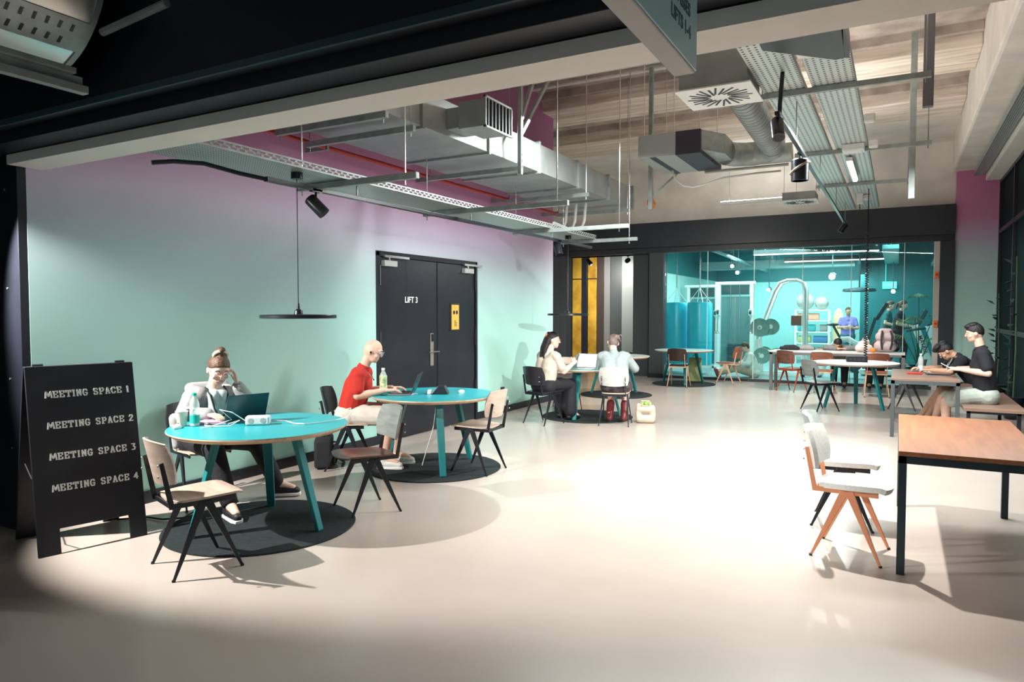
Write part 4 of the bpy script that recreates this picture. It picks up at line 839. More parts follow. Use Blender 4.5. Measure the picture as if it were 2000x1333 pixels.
person('person with brown hair in a pale top leaning on the long table', (-.42, 16.2, 0), rzof((.1, -1)),
    dict(pel=(0, 0, .57), nb=(0, .30, .84), head=(.0, .43, .90), hp=(-55, 15, 0), aR=((.26, .42, .84), (.05, .52, .84), (-1, .3, 0), (0, 0, 1), .3), aL=((-.2, .42, .84), (-.02, .52, .84), (1, .3, 0), (0, 0, 1), .3), lR=((.1, .22, .45), (.1, .12, .115), (0, 1, 0)), lL=((-.1, .22, .45), (-.1, .12, .115), (0, 1, 0))),
    skinA, fabric('rose_top', (.55, .44, .42)), MATS['black_trousers'], sneaker_b, dict(mat=brh), .012, e=.02, sleeve=1.6, topname='jumper')
# ================================================================== GYM
def arealamp(loc, target, power, sx, sy, col): return area('light_gym', loc, target, power, sx, sy, col)
gw = mat('gym_white_frame', (.88, .90, .88), .35, .2); gd = mat('gym_dark_frame', (.03, .07, .075), .4, .2); cyan = mat('cyan_vinyl', (.0, .50, .68), .3)
for k, (x, y, lab) in enumerate(((-4.45, 18.0, 'large cyan punch bag behind the dark chair, right of the pair'), (-5.12, 18.25, 'large cyan punch bag half hidden by the grey post'))):
    t = thing('punch_bag', lab, 'punch bag', (x, y, 0), 0, 'cyan punch bags')
    G().lathe([(.02, .24), (.28, .24), (.31, .28), (.31, 1.78), (.29, 1.83), (.02, 1.84)], 32).build('bag_body', cyan, t)
    for a in range(4): G().bar((.28 * math.cos(a * PI / 2 + .5), .28 * math.sin(a * PI / 2 + .5), 1.82), (0, 0, 2.2), .012).build('strap', gw, t, False)
    g = G(); 
    for c in range(44): g.tube([(.02 * math.cos(q) * (c % 2), .02 * math.cos(q) * (1 - c % 2), 2.2 + c * .03 + .02 * math.sin(q)) for q in [2 * PI * i / 8 for i in range(9)]], .006, 5)
    g.build('chain', galv, t, kind='stuff')
    G().cyl((0, 0, 3.5), (0, 0, 3.55), .06, n=12).build('ceiling_hook', galv, t)
def tower(label, x, y, w, h):
    t = thing('cable_machine', label, 'gym machine', (x, y, 0), 0, 'cable machines')
    for s in (0, w): G().box((s - .035, -.03, 0), (s + .035, .03, h)).build('upright', gw, t, False, .005)
    G().box((-.1, -.04, h - .07), (w + .1, .04, h)).build('top_beam', gw, t, False, .005); G().box((-.1, -.35, 0), (w + .1, -.28, .06)).box((-.03, -.35, 0), (.03, .3, .06)).box((w - .03, -.35, 0), (w + .03, .3, .06)).build('base_frame', gw, t, False, .005)
    G().box((.06, -.01, h - .35), (w - .06, .01, h - .09)).build('name_plate', gd, t, False, .003)
    for k in range(11): G().box((w * .28, -.06, .12 + k * .055), (w * .72, .06, .168 + k * .055)).build('weight_plate', gd, t, False, .004)
    for s in (.36, .64): G().cyl((w * s, 0, .1), (w * s, 0, h - .1), .012, n=8).build('guide_rod', steel, t)
    G().cyl((w * .5, 0, .7), (w * .5, 0, h - .1), .006, n=6).build('cable', mat('cable_copper', (.45, .25, .12), .4), t)
    for s in (0, w):
        a = G().box((s - .05, -.12, h * .62), (s + .05, -.02, h * .62 + .16)).build('pulley_carriage', gw, t, False, .006)
        G().cyl((s - .025, -.15, h * .66), (s + .025, -.15, h * .66), .06, n=14).build('pulley', gd, a); G().tube([(s, -.15, h * .6), (s, -.16, h * .45), (s - .06, -.16, h * .42), (s + .06, -.16, h * .42), (s, -.16, h * .45)], .008, 6).build('grip', charcoal, a)
    G().box((.05, .04, .1), (w - .05, .05, h - .4)).build('shroud', mat('smoked_shroud', (.10, .22, .22), .2), t, False)
    return t
tower('white framed cable machine behind the cyan punch bags', -5.35, 20.3, .8, 2.36); tower('white framed cable machine right of the cyan punch bags', -4.3, 19.5, .85, 2.4)
lm = thing('lever_machine', 'white plate loaded lever machine with long bent arms', 'gym machine', (-2.6, 18.3, 0))
for dy in (0, .5): G().tube([(-.5, dy, .9), (-.38, dy, 1.3), (-.1, dy, 2.1), (.02, dy, 2.30), (.2, dy, 2.36), (.42, dy, 2.36), (.55, dy, 2.28), (.6, dy, 2.1), (.6, dy, .05)], .036, 12).build('bent_arm', gw, lm)
G().box((-.75, -.05, 0), (.75, .03, .07)).box((-.75, .47, 0), (.75, .55, .07)).box((-.7, -.05, 0), (-.62, .55, .07)).box((.56, -.05, 0), (.64, .55, .07)).build('base_frame', gw, lm, False, .006)
G().bar((-.5, 0, .9), (-.45, 0, .05), .08).bar((-.5, .5, .9), (-.45, .5, .05), .08).bar((-.5, .25, .62), (.6, .25, .5), .07).build('support_strut', gw, lm, False, .005)
G().cyl((-.4, -.25, 1.2), (-.4, .75, 1.2), .03, n=12).cyl((-.4, -.2, .55), (-.4, .7, .55), .03, n=12).build('axle', steel, lm)
plm = mat('plate_green', (.20, .36, .33), .4); 
for (x, z, y, r) in ((-.4, 1.2, -.16, .23), (-.4, 1.2, .62, .23), (-.15, 1.22, -.12, .2), (-.35, .5, -.14, .2), (.0, .5, -.1, .2), (-.4, .5, .6, .2)):
    p = G().lathe([(.03, -.025), (r * .5, -.03), (r * .55, -.018), (r * .85, -.018), (r, -.03), (r, .03), (r * .85, .018), (.03, .025)], 28, Matrix.Translation((x, y, z)) @ Matrix.Rotation(PI / 2, 4, 'X')).build('weight_disc', plm, lm)
    G().cyl((x, y - .045, z), (x, y - .02, z), .055, n=16).build('disc_hub', gw, p)
st_ = G().box((-.1, .1, .42), (.35, .42, .5)).build('seat_pad', mat('pad_brown', (.22, .10, .06), .5), lm, False, .02); G().box((.28, .1, 1.25), (.55, .42, 1.5)).build('head_pad', MATS['pad_brown'], lm, False, .02)
# shelf rack with balls and mats
sh_ = thing('storage_rack', 'white storage rack with shelves of gym gear at the back wall', 'rack', (-2.8, 23.3, 0))
for x in (0, .95):
    for y in (0, .4): G().box((x - .025, y - .025, 0), (x + .025, y + .025, 1.64)).build('post', gw, sh_, False, .003)
SZ = (.25, .6, .95, 1.3, 1.62)
for z in SZ: G().box((-.02, -.02, z), (.97, .42, z + .03)).build('shelf', gw, sh_, False, .003)
mats = [mat('gear_coral', (.75, .36, .24), .5), mat('gear_teal', (.04, .35, .38), .5), mat('gear_grey', (.25, .27, .27), .5), mat('gear_lime', (.45, .5, .2), .5), mat('gear_blue', (.05, .2, .4), .5)]
for k, (x, r) in enumerate(((.25, .26), (.72, .2))):
    b_ = G().sph((0, 0, r), r, 24, 16).build('exercise_ball', mat('grey_ball', (.34, .33, .30), .3)); tag(b_, ('larger', 'smaller')[k] + ' grey exercise ball on top of the storage rack', 'ball', 'exercise balls'); b_.location = (-2.8 + x, 23.5, 1.65)
for k, (z, x, L, m_) in enumerate(((1.33, .35, .6, 0), (.98, .3, .5, 1), (.98, .78, .2, 2), (.63, .25, .35, 3), (.63, .7, .4, 4), (.28, .3, .5, 2), (.28, .75, .3, 0))):
    names = ('coral roll', 'teal roll', 'short grey roll', 'lime roll', 'blue roll', 'long grey roll', 'short coral roll'); lv = {1.33: 'top', .98: 'second', .63: 'third', .28: 'lowest'}[z]
    o = G().cyl((-L / 2, 0, .11), (L / 2, 0, .11), .11, n=18).cyl((-L / 2 - .004, 0, .11), (L / 2 + .004, 0, .11), .03, n=10).build('rolled_mat', mats[m_]); tag(o, '%s on the %s shelf of the storage rack' % (names[k], lv), 'mat', 'rolled mats'); o.location = (-2.8 + x, 23.5, z)
bd = G().sheet(lambda u, v: ((u - .5) * .3 * math.sqrt(max(.05, 1 - (2 * v - 1) ** 4)), .12 * v, .05 + v * 1.65), 6, 14, .05).build('balance_board', mat('pale_wood_board', (.80, .55, .30), .5)); tag(bd, 'tall pale wooden board leaning beside the storage rack', 'board'); bd.location = (-1.62, 23.6, 0)
# treadmills and bike
def treadmill(label, x, y):
    t = thing('treadmill', label, 'treadmill', (x, y, 0), 0, 'treadmills')
    G().box((-.95, -.38, .04), (.85, .38, .17)).build('deck', gw, t, False, .02); G().box((-.9, -.27, .17), (.75, .27, .222)).build('belt', charcoal, t, False, .01)
    for s in (-.34, .34):
        G().bar((.95, s, .05), (.52, s, 1.25), .07, .16).build('upright', gw, t, False, .01); G().bar((.55, s, 1.22), (.05, s, 1.12), .05, .05).build('handrail', gd, t, False, .01)
    G().bar((.52, -.34, 1.25), (.52, .34, 1.25), .08, .12).build('cross_bar', gd, t, False, .01)
    c = G().box((-.05, -.33, 0), (.05, .33, .42), Matrix.Translation((.58, 0, 1.26)) @ Matrix.Rotation(.45, 4, 'Y')).build('console', gd, t, False, .02); G().box((-.056, -.28, .06), (-.05, .28, .38), Matrix.Translation((.58, 0, 1.26)) @ Matrix.Rotation(.45, 4, 'Y')).build('screen', mat('screen_dark', (.01, .03, .035), .1), c, False)
    textmesh('lettering', 'MATRIX', .13, gd, t, frame((.585, -.421, .98), (.43, 0, -1.2), (1.2, 0, .43)), .001, .002)
    return t
treadmill('nearer treadmill with pale slanted uprights inside the gym', .12, 19.7); treadmill('farther treadmill with pale slanted uprights inside the gym', -.16, 20.6)
bk = thing('exercise_bike', 'arched pale exercise machine behind the long table', 'gym machine', (-1.2, 18.6, 0))
G().tube([(-.45, 0, .02), (-.35, 0, .35), (-.2, 0, .75), (-.05, 0, .92), (.15, 0, .93), (.45, 0, .75), (.7, 0, .5), (.85, 0, .06)], [.05, .06, .07, .075, .07, .06, .055, .05], 12).build('arched_frame', gw, bk)
G().bar((.0, 0, .9), (-.18, 0, 1.25), .12, .05).build('seat_post', gd, bk, False, .01); G().sph((-.2, 0, 1.28), (.14, .09, .04), 14, 8).build('saddle', gd, bk)
G().bar((.5, 0, .65), (.72, 0, 1.45), .07, .07).build('handle_post', gd, bk, False, .01); G().box((-.04, -.2, 0), (.04, .2, .45), Matrix.Translation((.74, 0, 1.4)) @ Matrix.Rotation(.5, 4, 'Y')).build('console', gd, bk, False, .02)
G().box((-.5, -.25, 0), (-.42, .25, .05)).box((.82, -.25, 0), (.9, .25, .05)).build('foot_bar', gd, bk, False, .01); G().cyl((.25, -.06, .4), (.25, .06, .4), .24, n=28).build('flywheel', gd, bk)
# palm in a pot
pm = thing('potted_palm', 'fan palm in a dark pot inside the gym beside the door jamb', 'plant', (.38, 17.2, 0))
G().lathe([(.15, 0), (.2, .02), (.24, .42), (.22, .44), (.2, .4), (.02, .4)], 24).build('pot', black, pm)
leafm = mat('palm_green', (.16, .24, .05), .5, noise=.3, nscale=6); leafd = mat('palm_dark', (.04, .10, .04), .5)
for k, (a, L, hz, dp) in enumerate(((2.6, .25, 1.35, .3), (3.4, .3, 1.05, .2), (.5, .3, 1.5, .3), (4.4, .25, 1.4, .2), (1.6, .3, 1.9, .4), (-.6, .25, 1.0, .25))):
    b = V(math.cos(a) * L, math.sin(a) * L, hz)
    st = G().tube([(0, 0, .4), (b.x * .3, b.y * .3, hz * .6), b], [.014, .011, .008], 6).build('leaf_stalk', leafd, pm)
    for j in range(15):
        q = a + (j - 7) * .21; ln = .34 - .012 * abs(j - 7); d = V(math.cos(q), math.sin(q), .45 - .05 * abs(j - 7)); e_ = b + d * ln * .6; tip = e_ + V(math.cos(q), math.sin(q), -.7) * ln * .5; n = V(-math.sin(q), math.cos(q), 0) * .016
        G().add([b + V(0, 0, .004), e_ + n, tip, e_ - n, e_ + V(0, 0, -.006)], [(0, 1, 4), (1, 2, 4), (2, 3, 4), (3, 0, 4), (0, 3, 1), (1, 3, 2)]).build('leaf_blade', leafm, st, False)
for z, w in ((2.26, 'upper'), (1.28, 'lower')):
    t = thing('alarm_point', '%s orange alarm unit on the cream door jamb' % w, 'alarm', (.65, 16.50, z), 0, 'orange alarm units'); G().box((-.04, -.05, 0), (.04, 0, .13)).build('alarm_body', orange, t, False, .008); G().cyl((0, -.07, .07), (0, -.05, .07), .025, n=12).build('alarm_button', mat('alarm_red', (.6, .05, .02), .4), t)
# gym lamps and added area fill
tube = mat('led_tube', (1, 1, 1), .4, emit=(1, .86, .84), estr=4)
for lab, xa, xb, y, z in (('longer lit strip lamp hanging under the gym ceiling', -3.5, -.46, 20, 3.12), ('shorter lit strip lamp farther back under the gym ceiling', -2.9, -.1, 21.4, 3.0)):
    t = thing('strip_lamp', lab, 'lamp', (xa, y, z), 0, 'gym strip lamps'); L = xb - xa
    G().box((0, -.05, .025), (L, .05, .14)).build('lamp_body', gd, t, False, .005); G().box((.01, -.045, 0), (L - .01, .045, .025)).build('diffuser', tube, t, False, .004)
    for x in (.3, L - .3): G().cyl((x, 0, .14), (x, 0, 3.55 - z), .004, n=6).build('suspension_wire', steel, t)
    arealamp((xa + L / 2, y, z - .03), (xa + L / 2, y, 0), 70, L, .1, (.80, 1, .98))
hot = mat('gym_spot_glow', (1, 1, 1), .4, emit=(1, 1, .95), estr=40)
for k, (x, y, z, s) in enumerate(((-1.54, 20, 2.5, .075), (-4.07, 20.0, 2.85, .045), (-3.93, 20, 2.67, .045), (-3.2, 20.6, 2.2, .045), (-.15, 22.0, 2.15, .05))):
    t = thing('gym_spotlight', ('brightest spotlight in the middle of the gym', 'lit spotlight high at the left of the gym, upper of two', 'lit spotlight high at the left of the gym, lower of two', 'lit spotlight above the bent lever arms', 'lit spotlight below the exit sign')[k], 'spotlight', (x, y, z), 0, 'gym spotlights')
    G().cyl((0, .02, 0), (0, .22, .03), s * 1.3, n=16).build('lamp_head', gd, t); G().sph((0, .01, 0), (s, .03, s), 14, 8).build('lens', hot, t); G().cyl((0, .15, .03), (0, .15, 3.55 - z), .012, n=6).build('stem', gd, t)
arealamp((-3.2, 18.9, 3.1), (-3.4, 19.5, 0), 150, 2.6, 2.2, (1, 1, .97)); arealamp((-2.6, 23.0, 2.75), (-2.6, 24.6, .6), 110, 3.4, 1.2, (.75, 1, .97)); arealamp((.4, 18.6, 3.2), (.2, 19.5, 0), 30, 1.5, 1.5, (.5, .95, 1))  # area lights added as gym fill, with no lamps of their own
ex = thing('exit_sign', 'small green lit exit sign on the dark gym wall', 'sign', (-.25, 22.78, 2.25)); G().box((-.18, 0, 0), (.18, .06, .2)).cyl((-.1, .03, .2), (-.1, .03, 1.3), .006, n=6).cyl((.1, .03, .2), (.1, .03, 1.3), .006, n=6).build('sign_box', mat('exit_green', (.05, .5, .4), .4, emit=(.1, .9, .75), estr=1.6), ex, False, .004)
G().box((-.13, -.004, .09), (-.02, 0, .11)).prism([(-.02, .06), (.03, .10), (-.02, .14)], 0, .004, frame((0, 0, 0), (1, 0, 0), (0, 0, 1))).build('arrow', whitep, ex, False); G().box((.06, -.004, .04), (.14, 0, .16)).build('doorway_symbol', whitep, ex, False)
# services under the gym ceiling
gs = mat('gym_services', (.22, .42, .42), .5, .3)
for k, (p, q, w_, h_) in enumerate((((-5.4, 18.2, 3.28), (1.6, 18.2, 3.28), .3, .18), ((-5.4, 22.2, 3.0), (-1.1, 22.2, 3.0), .4, .25), ((-3.9, 17.0, 3.05), (-3.9, 24.8, 2.95), .1, .06), ((-.2, 18.6, 3.1), (-.2, 22.7, 3.0), .35, .1), ((.8, 17.2, 2.9), (.8, 22.7, 2.9), .1, .1))):
    o = G().bar(p, q, w_, h_).build('gym_duct', gs, None, False, .01); tag(o, ('teal duct running across the gym just behind the glass', 'large teal duct running across the middle of the gym', 'thin teal tray running into the gym at the left', 'flat teal tray running into the gym at the right', 'teal pipe running along the right side of the gym')[k], 'duct', 'ducts under the gym ceiling')
    for f in (.2, .8):
        c = V(p).lerp(V(q), f); h2 = G().cyl((c.x, c.y, c.z), (c.x, c.y, 3.55), .008, n=6).build('hanger_rod', steel, o)
fb = thing('ceiling_lamp', 'round dark disc lamp hanging in the gym right of the brightest spotlight', 'lamp', (-.95, 21.2, 2.15)); G().lathe([(.05, .1), (.4, .06), (.42, .0), (.38, -.02), (.02, -.02)], 28).build('disc', gd, fb); G().cyl((0, 0, .1), (0, 0, 1.40), .02, n=8).build('stem', gd, fb)
# ================================================================== SMALL THINGS
def laptop(label, x, y, f, z=.752, lid=mat('laptop_teal_lid', (.02, .07, .08), .35, .4), base=mat('laptop_grey', (.30, .31, .32), .35, .6), w=.32, tilt=20, screen=None, open_=.215):
    t = thing('laptop', label, 'laptop', (x, y, z), rzof(f))       # local +y is away from the user
    b = G().box((-w / 2, -.11, 0), (w / 2, .11, .014)).build('laptop_base', base, t, False, .003)
    G().box((-w * .43, -.015, .0142), (w * .43, .085, .0152)).build('keyboard', charcoal, b, False); G().box((-.05, -.095, .0142), (.05, -.03, .0150)).build('touchpad', mat('touchpad', (.22, .23, .24), .4), b, False)
    M = Matrix.Translation((0, .112, .012)) @ Matrix.Rotation(-math.radians(tilt), 4, 'X')
    l = G().box((-w / 2, -.003, 0), (w / 2, .005, open_), M).build('laptop_lid', lid, t, False, .002)
    G().box((-w / 2 + .01, -.0042, .012), (w / 2 - .01, -.003, open_ - .01), M).build('laptop_screen', screen or mat('screen_glow', (.02, .02, .02), .1, emit=(.6, .7, .72), estr=.7), l, False)
    return t
laptop('open laptop with a dark teal lid in front of the woman in the hooded jacket', -4.42, 3.67, (.97, -.25))
laptop('black laptop the man in the red shirt types on', -4.40, 5.67, (.876, .48), lid=mat('laptop_black', (.012, .012, .014), .3), tilt=22)
laptop('open laptop with a bright white screen between the two women', -4.0, 9.42, (.05, 1), screen=mat('screen_white', (.8, .8, .8), .2, emit=(.95, 1, 1), estr=1.3), w=.34, base=mat('laptop_silver', (.62, .63, .64), .3, .7), lid=mat('laptop_silver', (.62, .63, .64), .3, .7))
def bottle(label, x, y, capm, lab, z=.752, h=.24, r=.034, z2=None):
    t = thing('water_bottle', label, 'bottle', (x, y, z))
    G().lathe([(r * .7, 0), (r, .008), (r, h * .28), (r * .94, h * .32), (r, h * .36), (r, h * .66), (r * .8, h * .78), (r * .42, h * .88), (r * .42, h * .93)], 20).build('bottle_body', bottleglass, t)
    G().lathe([(r + .001, h * .10), (r + .001, h * .34)] if z2 is None else [(r + .001, h * z2[0]), (r + .001, h * z2[1])], 20, caps=False).build('bottle_label', lab, t)
    G().cyl((0, 0, h * .92), (0, 0, h), r * .46, n=14).build('bottle_cap', capm, t); G().lathe([(r * .9, .004), (r * .9, h * .25)], 16).build('water', mat('water_tint', (.70, .85, .83), .1, alpha=.35), t)
    return t
green = mat('green_label', (.02, .45, .36), .4)
bottle('water bottle with green label and cap beside the paper cup', -4.47, 3.33, green, green)
bottle('juice bottle with a colourful label beside the man in the red shirt', -4.50, 5.50, whitep, mat('fruit_label', (.45, .62, .30), .4, noise=.8, nscale=30), h=.27, r=.037, z2=(.08, .72))
bottle('clear water bottle on the table of the two men', .28, 11.3, whitep, mat('pale_label', (.55, .70, .72), .4), h=.25)
c = thing('paper_cup', 'pale paper cup beside the green capped bottle', 'cup', (-4.545, 3.28, .752)); G().lathe([(.03, 0), (.031, .002), (.041, .105), (.043, .108), (.039, .106), (.029, .01), (.01, .01)], 22, caps=True).build('cup_body', mat('paper_cup', (.86, .66, .56), .6), c); G().lathe([(.041, .104), (.0445, .106), (.0445, .110), (.041, .110)], 22).build('cup_rim', whitep, c)
def mouse(label, x, y, m, rz=0):
    t = thing('computer_mouse', label, 'mouse', (x, y, .752), rz); G().sph((0, 0, .008), (.03, .052, .022), 16, 9).build('mouse_shell', m, t); G().cyl((-.004, .025, .028), (.004, .025, .028), .006, n=8).build('scroll_wheel', charcoal, t)
mouse('white mouse at the left edge of the nearest teal table', -4.49, 3.20, whitep, .6)
mouse('white mouse near the black stand on the second teal table', -3.93, 6.05, whitep, .2)
nb_ = thing('notebook', 'pink notebook lying under the hand of the woman in the hooded jacket', 'notebook', (-4.47, 3.50, .7525), .5); G().box((-.11, -.075, 0), (.11, .075, .003)).build('cover', mat('pink_cover', (.70, .32, .55), .5), nb_, False); G().box((-.108, -.073, .003), (.108, .073, .011)).build('pages', whitep, nb_, False); G().box((-.11, -.075, .011), (.11, .075, .013)).build('cover', MATS['pink_cover'], nb_, False)
ps = thing('power_strip', 'white power socket block on the nearest teal table', 'socket', (-4.12, 3.60, .752), .7); G().box((-.085, -.045, 0), (.085, .045, .065)).build('socket_body', whitep, ps, False, .012)
for x in (-.045, .04): G().cyl((x, -.046, .034), (x, -.044, .034), .02, n=16).build('socket_outlet', mat('outlet_grey', (.45, .46, .45), .5), ps)
G().tube([(-.09, 0, .03), (-.17, -.05, .1), (-.26, -.02, .12), (-.2, .08, .03), (-.3, -.05, .008), (-.36, -.16, .008)], .004, 6).build('plug_cable', whitep, ps)
cb = G().tube([(-4.05, 3.66, .78), (-3.98, 3.74, .77), (-3.90, 3.74, .757), (-3.82, 3.76, .757), (-3.77, 3.86, .757), (-3.72, 4.0, .762), (-3.65, 4.03, .78), (-3.62, 4.05, .82), (-3.64, 4.06, .85), (-3.67, 4.06, .84)], .004, 6).build('charging_cable', whitep); tag(cb, 'white charging cable curling up at the far edge of the nearest teal table', 'cable')
cb = G().tube([(-4.48, 3.42, .757), (-4.40, 3.36, .757), (-4.30, 3.36, .757), (-4.22, 3.43, .757), (-4.2, 3.5, .79), (-4.28, 3.56, .775), (-4.3, 3.48, .757)], .004, 6).build('charging_cable', whitep); tag(cb, 'white cable looped beside the green labelled bottle', 'cable')
sx = thing('socket_tower', 'black wedge shaped socket unit with white plugs on the second teal table', 'socket', (-4.06, 5.86, .752), .5); G().prism([(-.09, 0), (.09, 0), (.05, .085), (-.02, .085)], -.06, .06, frame((0, 0, 0), (1, 0, 0), (0, 0, 1))).build('unit_body', black, sx, False, .006); G().box((-.13, -.05, 0), (-.092, .05, .04)).build('plug', whitep, sx, False, .006)
cb = G().tube([(-4.24, 5.72, .757), (-4.3, 5.66, .757), (-4.22, 5.62, .757), (-4.26, 5.58, .757)], .004, 6).build('earphone_cable', whitep); tag(cb, 'short white cable by the keyboard of the man in the red shirt', 'cable')
cb = G().tube([(-4.13, 5.9, .7), (-4.15, 5.86, .4), (-4.2, 5.8, .15), (-4.22, 5.76, .02)], .004, 6).build('socket_cable', whitep); tag(cb, 'thin white cable hanging under the second teal table', 'cable')
# phones, papers, tablets
def phone(label, loc, M, m=blackm):
    t = thing('phone', label, 'phone', loc); t.matrix_world = Matrix.Translation(loc) @ M; G().box((-.035, -.072, -.004), (.035, .072, .004)).build('phone_body', m, t, False, .003); G().box((-.032, -.068, .004), (.032, .068, .0045)).build('phone_screen', mat('phone_screen', (.02, .03, .035), .08, emit=(.5, .7, .75), estr=.3), t, False)
def inhand(p, l): return p.matrix_world @ V(l)
bpy.context.view_layer.update()
phone('phone held by the woman with long dark hair', inhand(p3, (.17, .49, .91)), Euler((.9, 0, -.5)).to_matrix().to_4x4())
phone('phone held by the upright young man in the black polo shirt', inhand(p5, (0, .42, .89)), Euler((.5, 0, PI / 2)).to_matrix().to_4x4(), whitep)
tb = thing('tablet', 'black tablet in a folio lying on the table of the two men', 'tablet', (.47, 10.85, .752), .1); G().box((-.14, -.1, 0), (.14, .1, .018)).build('folio', black, tb, False, .006); G().box((-.12, -.085, .018), (.12, .085, .0195)).build('tablet_screen', mat('tablet_glass', (.02, .02, .03), .08), tb, False)
pc = thing('pencil_case', 'flat red pencil case on the table of the two men', 'pencil case', (.2, 10.75, .752), .2); G().cap((-.08, 0, .014), (.08, 0, .014), .014).build('case_body', mat('red_fabric', (.60, .04, .03), .6), pc); G().bar((-.08, 0, .0285), (.08, 0, .0285), .004, .002).build('zip', charcoal, pc)
pp = G().box((-.1, -.14, 0), (.1, .14, .002)).build('paper_sheet', whitep, None, False); tag(pp, 'sheet of paper under the hands of the man bending to write', 'paper'); place(pp, (.42, 11.28, .752), .3)
sk = thing('socket_box', 'black socket box in the middle of the white round table', 'socket', (-.6, 12.98, .752), .15); G().box((-.16, -.06, 0), (.16, .06, .095)).build('box_body', black, sk, False, .008)
for k in range(4): G().box((-.12 + k * .065, -.062, .02), (-.075 + k * .065, -.06, .065)).build('outlet', charcoal, sk, False)
n = 52 * 8; cc = thing('curly_cable', 'black coiled power cable dropping from the ceiling to the white round table', 'cable', (-.47, 12.95, 0))
G().tube([(.024 * math.cos(2 * PI * k / 8), .024 * math.sin(2 * PI * k / 8), .85 + (2.05) * k / n) for k in range(n + 1)], .0085, 5).build('coil', blackm, cc); G().tube([(.0, 0, 2.9), (0, 0, 3.6)], .008, 6).build('straight_cable', blackm, cc); G().tube([(.024, 0, .85), (-.02, 0, .82), (-.06, .01, .80)], .008, 6).build('plug_end', blackm, cc)
sb = thing('cable_socket', 'white ceiling socket at the far end of the right track', 'socket', (-.62, 13.4, 3.42)); G().box((-.05, -.05, 0), (.05, .05, .18)).build('socket_body', whitep, sb, False, .008); G().cyl((0, 0, -.3), (0, 0, 0), .008, n=6).build('pull_cord', charcoal, sb)
# bags
bg = thing('briefcase', 'black briefcase standing on the floor by the skirting between the teal tables', 'bag', (-5.14, 5.33, 0), rzof((-.75, -.66)))
cloth_b = fabric('black_nylon', (.016, .017, .022))
G().box((-.2, -.09, .01), (.2, .09, .31)).build('bag_body', cloth_b, bg, True, .03); G().box((-.17, -.115, .03), (.17, -.088, .20)).build('front_pocket', cloth_b, bg, True, .012)
G().tube([(-.07, 0, .3), (-.06, 0, .35), (.06, 0, .35), (.07, 0, .3)], .009, 8).build('handle', cloth_b, bg); G().tube([(.19, 0, .26), (.27, -.06, .14), (.25, -.12, .03), (.1, -.2, .012), (-.1, -.18, .012)], .011, 8).build('shoulder_strap', cloth_b, bg)
for x in (-.09, .09): G().cyl((x, -.117, .23), (x, -.09, .23), .011, n=10).build('buckle', steel, bg)
tt = thing('tote_bag', 'cream cloth tote bag with greens on the floor beside the woman in the denim jacket', 'bag', (-3.13, 9.62, 0), .3)
skinned(G().cap((-.08, 0, .06), (.08, 0, .06), .06).cap((-.085, 0, .2), (.085, 0, .2), .055).cap((-.1, 0, .1), (-.09, 0, .24), .045).cap((.1, 0, .1), (.09, 0, .22), .045), 'bag_body', fabric('cream_canvas', (.48, .41, .33)), tt, .012)
G().tube([(-.05, -.05, .25), (-.06, -.09, .33), (.05, -.09, .33), (.05, -.05, .25)], .008, 6).build('handle', MATS['cream_canvas'], tt)
for k in range(7): G().sph((-.06 + .02 * k, .01 * (k % 3), .27 + .02 * (k % 2)), (.025, .02, .035), 8, 6).build('leaf', mat('lettuce', (.25, .38, .12), .5), tt)
bp = thing('backpack', 'dusty pink backpack standing on the long table', 'bag', (-.22, 15.32, .80), .2)
skinned(G().cap((-.09, 0, .12), (.09, 0, .12), .11).cap((-.08, 0, .3), (.08, 0, .3), .10, .10).cap((-.06, 0, .4), (.06, 0, .4), .07), 'bag_body', fabric('dusty_pink', (.48, .38, .38)), bp, .014)
for x in (-.07, .07): G().tube([(x, -.09, .42), (x * 1.3, -.14, .32), (x * 1.3, -.13, .18), (x, -.1, .06)], .018, 8).build('strap', charcoal, bp)
G().tube([(-.03, 0, .46), (-.02, 0, .50), (.02, 0, .50), (.03, 0, .46)], .008, 6).build('top_loop', charcoal, bp)
hb = thing('cloth_bag', 'soft white and coral bag lying on the long table left of the pink backpack', 'bag', (-.58, 15.25, .80), .4); skinned(G().cap((-.09, 0, .08), (.09, 0, .08), .08, .07).cap((-.05, .02, .16), (.05, .02, .2), .06), 'bag_body', fabric('white_coral', (.66, .56, .50), .3), hb, .014); G().tube([(-.06, 0, .16), (-.03, -.02, .27), (.05, -.02, .28), (.07, 0, .18)], .008, 6).build('handle', MATS['white_coral'], hb)
of = G().sph((0, 0, .045), (.05, .05, .045), 14, 9).sph((0, 0, .088), (.008, .008, .006), 6, 5).build('orange_fruit', orange); tag(of, 'orange lying on the long table beside the pink backpack', 'fruit'); of.location = (-.42, 15.15, .80)
for k, (x, y, w_, lab) in enumerate(((-1.95, 15.35, .16, 'folded dark jacket at the left end of the long table'), (-1.65, 15.45, .13, 'folded grey scarf on the long table, left of the slumped person'))):
    t = thing('folded_cloth', lab, 'clothing', (x, y, .80), .3 * k); skinned(G().cap((-w_, 0, .04), (w_, 0, .04), .04).cap((-w_ * .6, .05, .07), (w_ * .6, .02, .08), .035), 'cloth', (cloth_b, fabric('grey_scarf', (.25, .25, .25)))[k], t, .014)
gb = thing('gym_bag', 'yellow green bag standing under the turquoise table', 'bag', (-3.98, 15.75, .013), .2); G().box((-.14, -.06, .0), (.14, .06, .55)).build('bag_body', fabric('lime_bag', (.36, .42, .20)), gb, True, .03); G().tube([(-.06, 0, .54), (-.05, 0, .6), (.05, 0, .6), (.06, 0, .54)], .008, 6).build('handle', charcoal, gb)
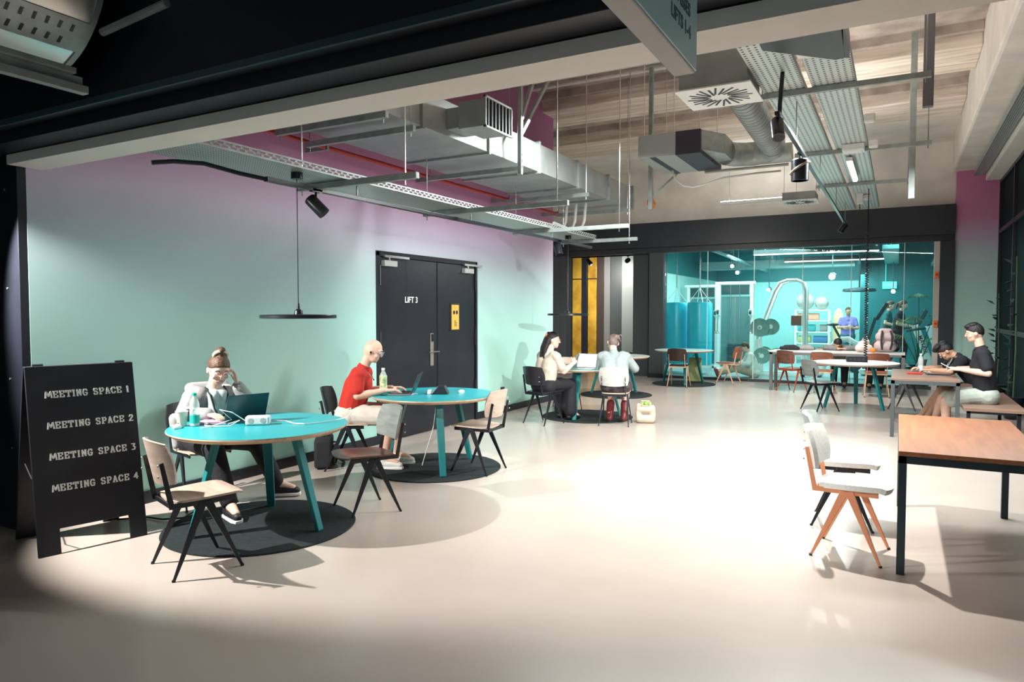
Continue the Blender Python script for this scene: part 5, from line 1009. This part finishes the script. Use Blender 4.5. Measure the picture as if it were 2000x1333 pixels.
# corridor track lights
tk = thing('light_track', 'black lighting track in the corridor in front of the gold panels', 'track'); G().bar((-8.3, 17.8, 3.08), (-5.85, 17.8, 3.08), .04, .035).build('rail', blackm, tk, False, .003)
for x in (-8.1, -7, -5.95): G().cyl((x, 17.8, 3.09), (x, 17.8, 3.45), .006, n=6).build('track_hanger', galv, tk)
trackspot('black spotlight in front of the gold panels in the corridor', (-7.42, 17.8, 2.96), (.6, -.3, -.5), L=.2, r=.06); trackspot('black spotlight in front of the light panel in the corridor', (-6.31, 17.8, 2.96), (0, -.9, -.3), L=.14, r=.06)
tag(G().cyl((-6.9, 18.6, 3.3), (-5.85, 18.6, 3.3), .13, n=18).cyl((-6.4, 18.6, 3.3), (-6.36, 18.6, 3.3), .14, n=18).build('corridor_duct', galv), 'short silver duct under the corridor ceiling', 'duct')
# climbing plant outside the dark glazing, in pots along the right wall
for k, (y, hz) in enumerate(((12.6, 2.0), (14.6, 1.5))):
    t = thing('potted_plant', ('taller', 'shorter')[k] + ' dark leaved plant standing against the glazed wall on the right', 'plant', (1.50, y, 0)); G().lathe([(.09, 0), (.11, .02), (.14, .32), (.125, .33), (.02, .3)], 20).build('pot', black, t)
    lm_ = mat('dark_leaf', (.012, .07, .05), .4, noise=.3, nscale=5)
    for j in range(16):
        a = random.uniform(1.4, 4.9); z = .4 + hz * j / 16; r = random.uniform(.08, .2); b = V(math.cos(a) * r * .3, math.sin(a) * r, z); tip = b + V(math.cos(a) * .14, math.sin(a) * .24, random.uniform(-.1, .12)); n_ = V(-math.sin(a), math.cos(a), 0) * .05; m_ = b.lerp(tip, .45)
        G().add([b, m_ + n_ + V(0, 0, .02), tip, m_ - n_ + V(0, 0, .02), m_ + V(0, 0, -.012)], [(0, 1, 4), (1, 2, 4), (2, 3, 4), (3, 0, 4), (0, 3, 1), (1, 3, 2)]).build('leaf', lm_, t, False)
    G().tube([(0, 0, .3), (.02, .03, hz * .5), (0, 0, .4 + hz)], .012, 6).build('stem', leafd, t)
wo = thing('wall_socket', 'black cable box low on the mint wall beside the black chair', 'socket', (X0, 9.5, .32)); G().box((0, -.04, 0), (.03, .04, .09)).build('box_body', charcoal, wo, False, .004); G().cyl((.015, 0, 0), (.015, 0, -.3), .006, n=6).build('cable_drop', whitep, wo)
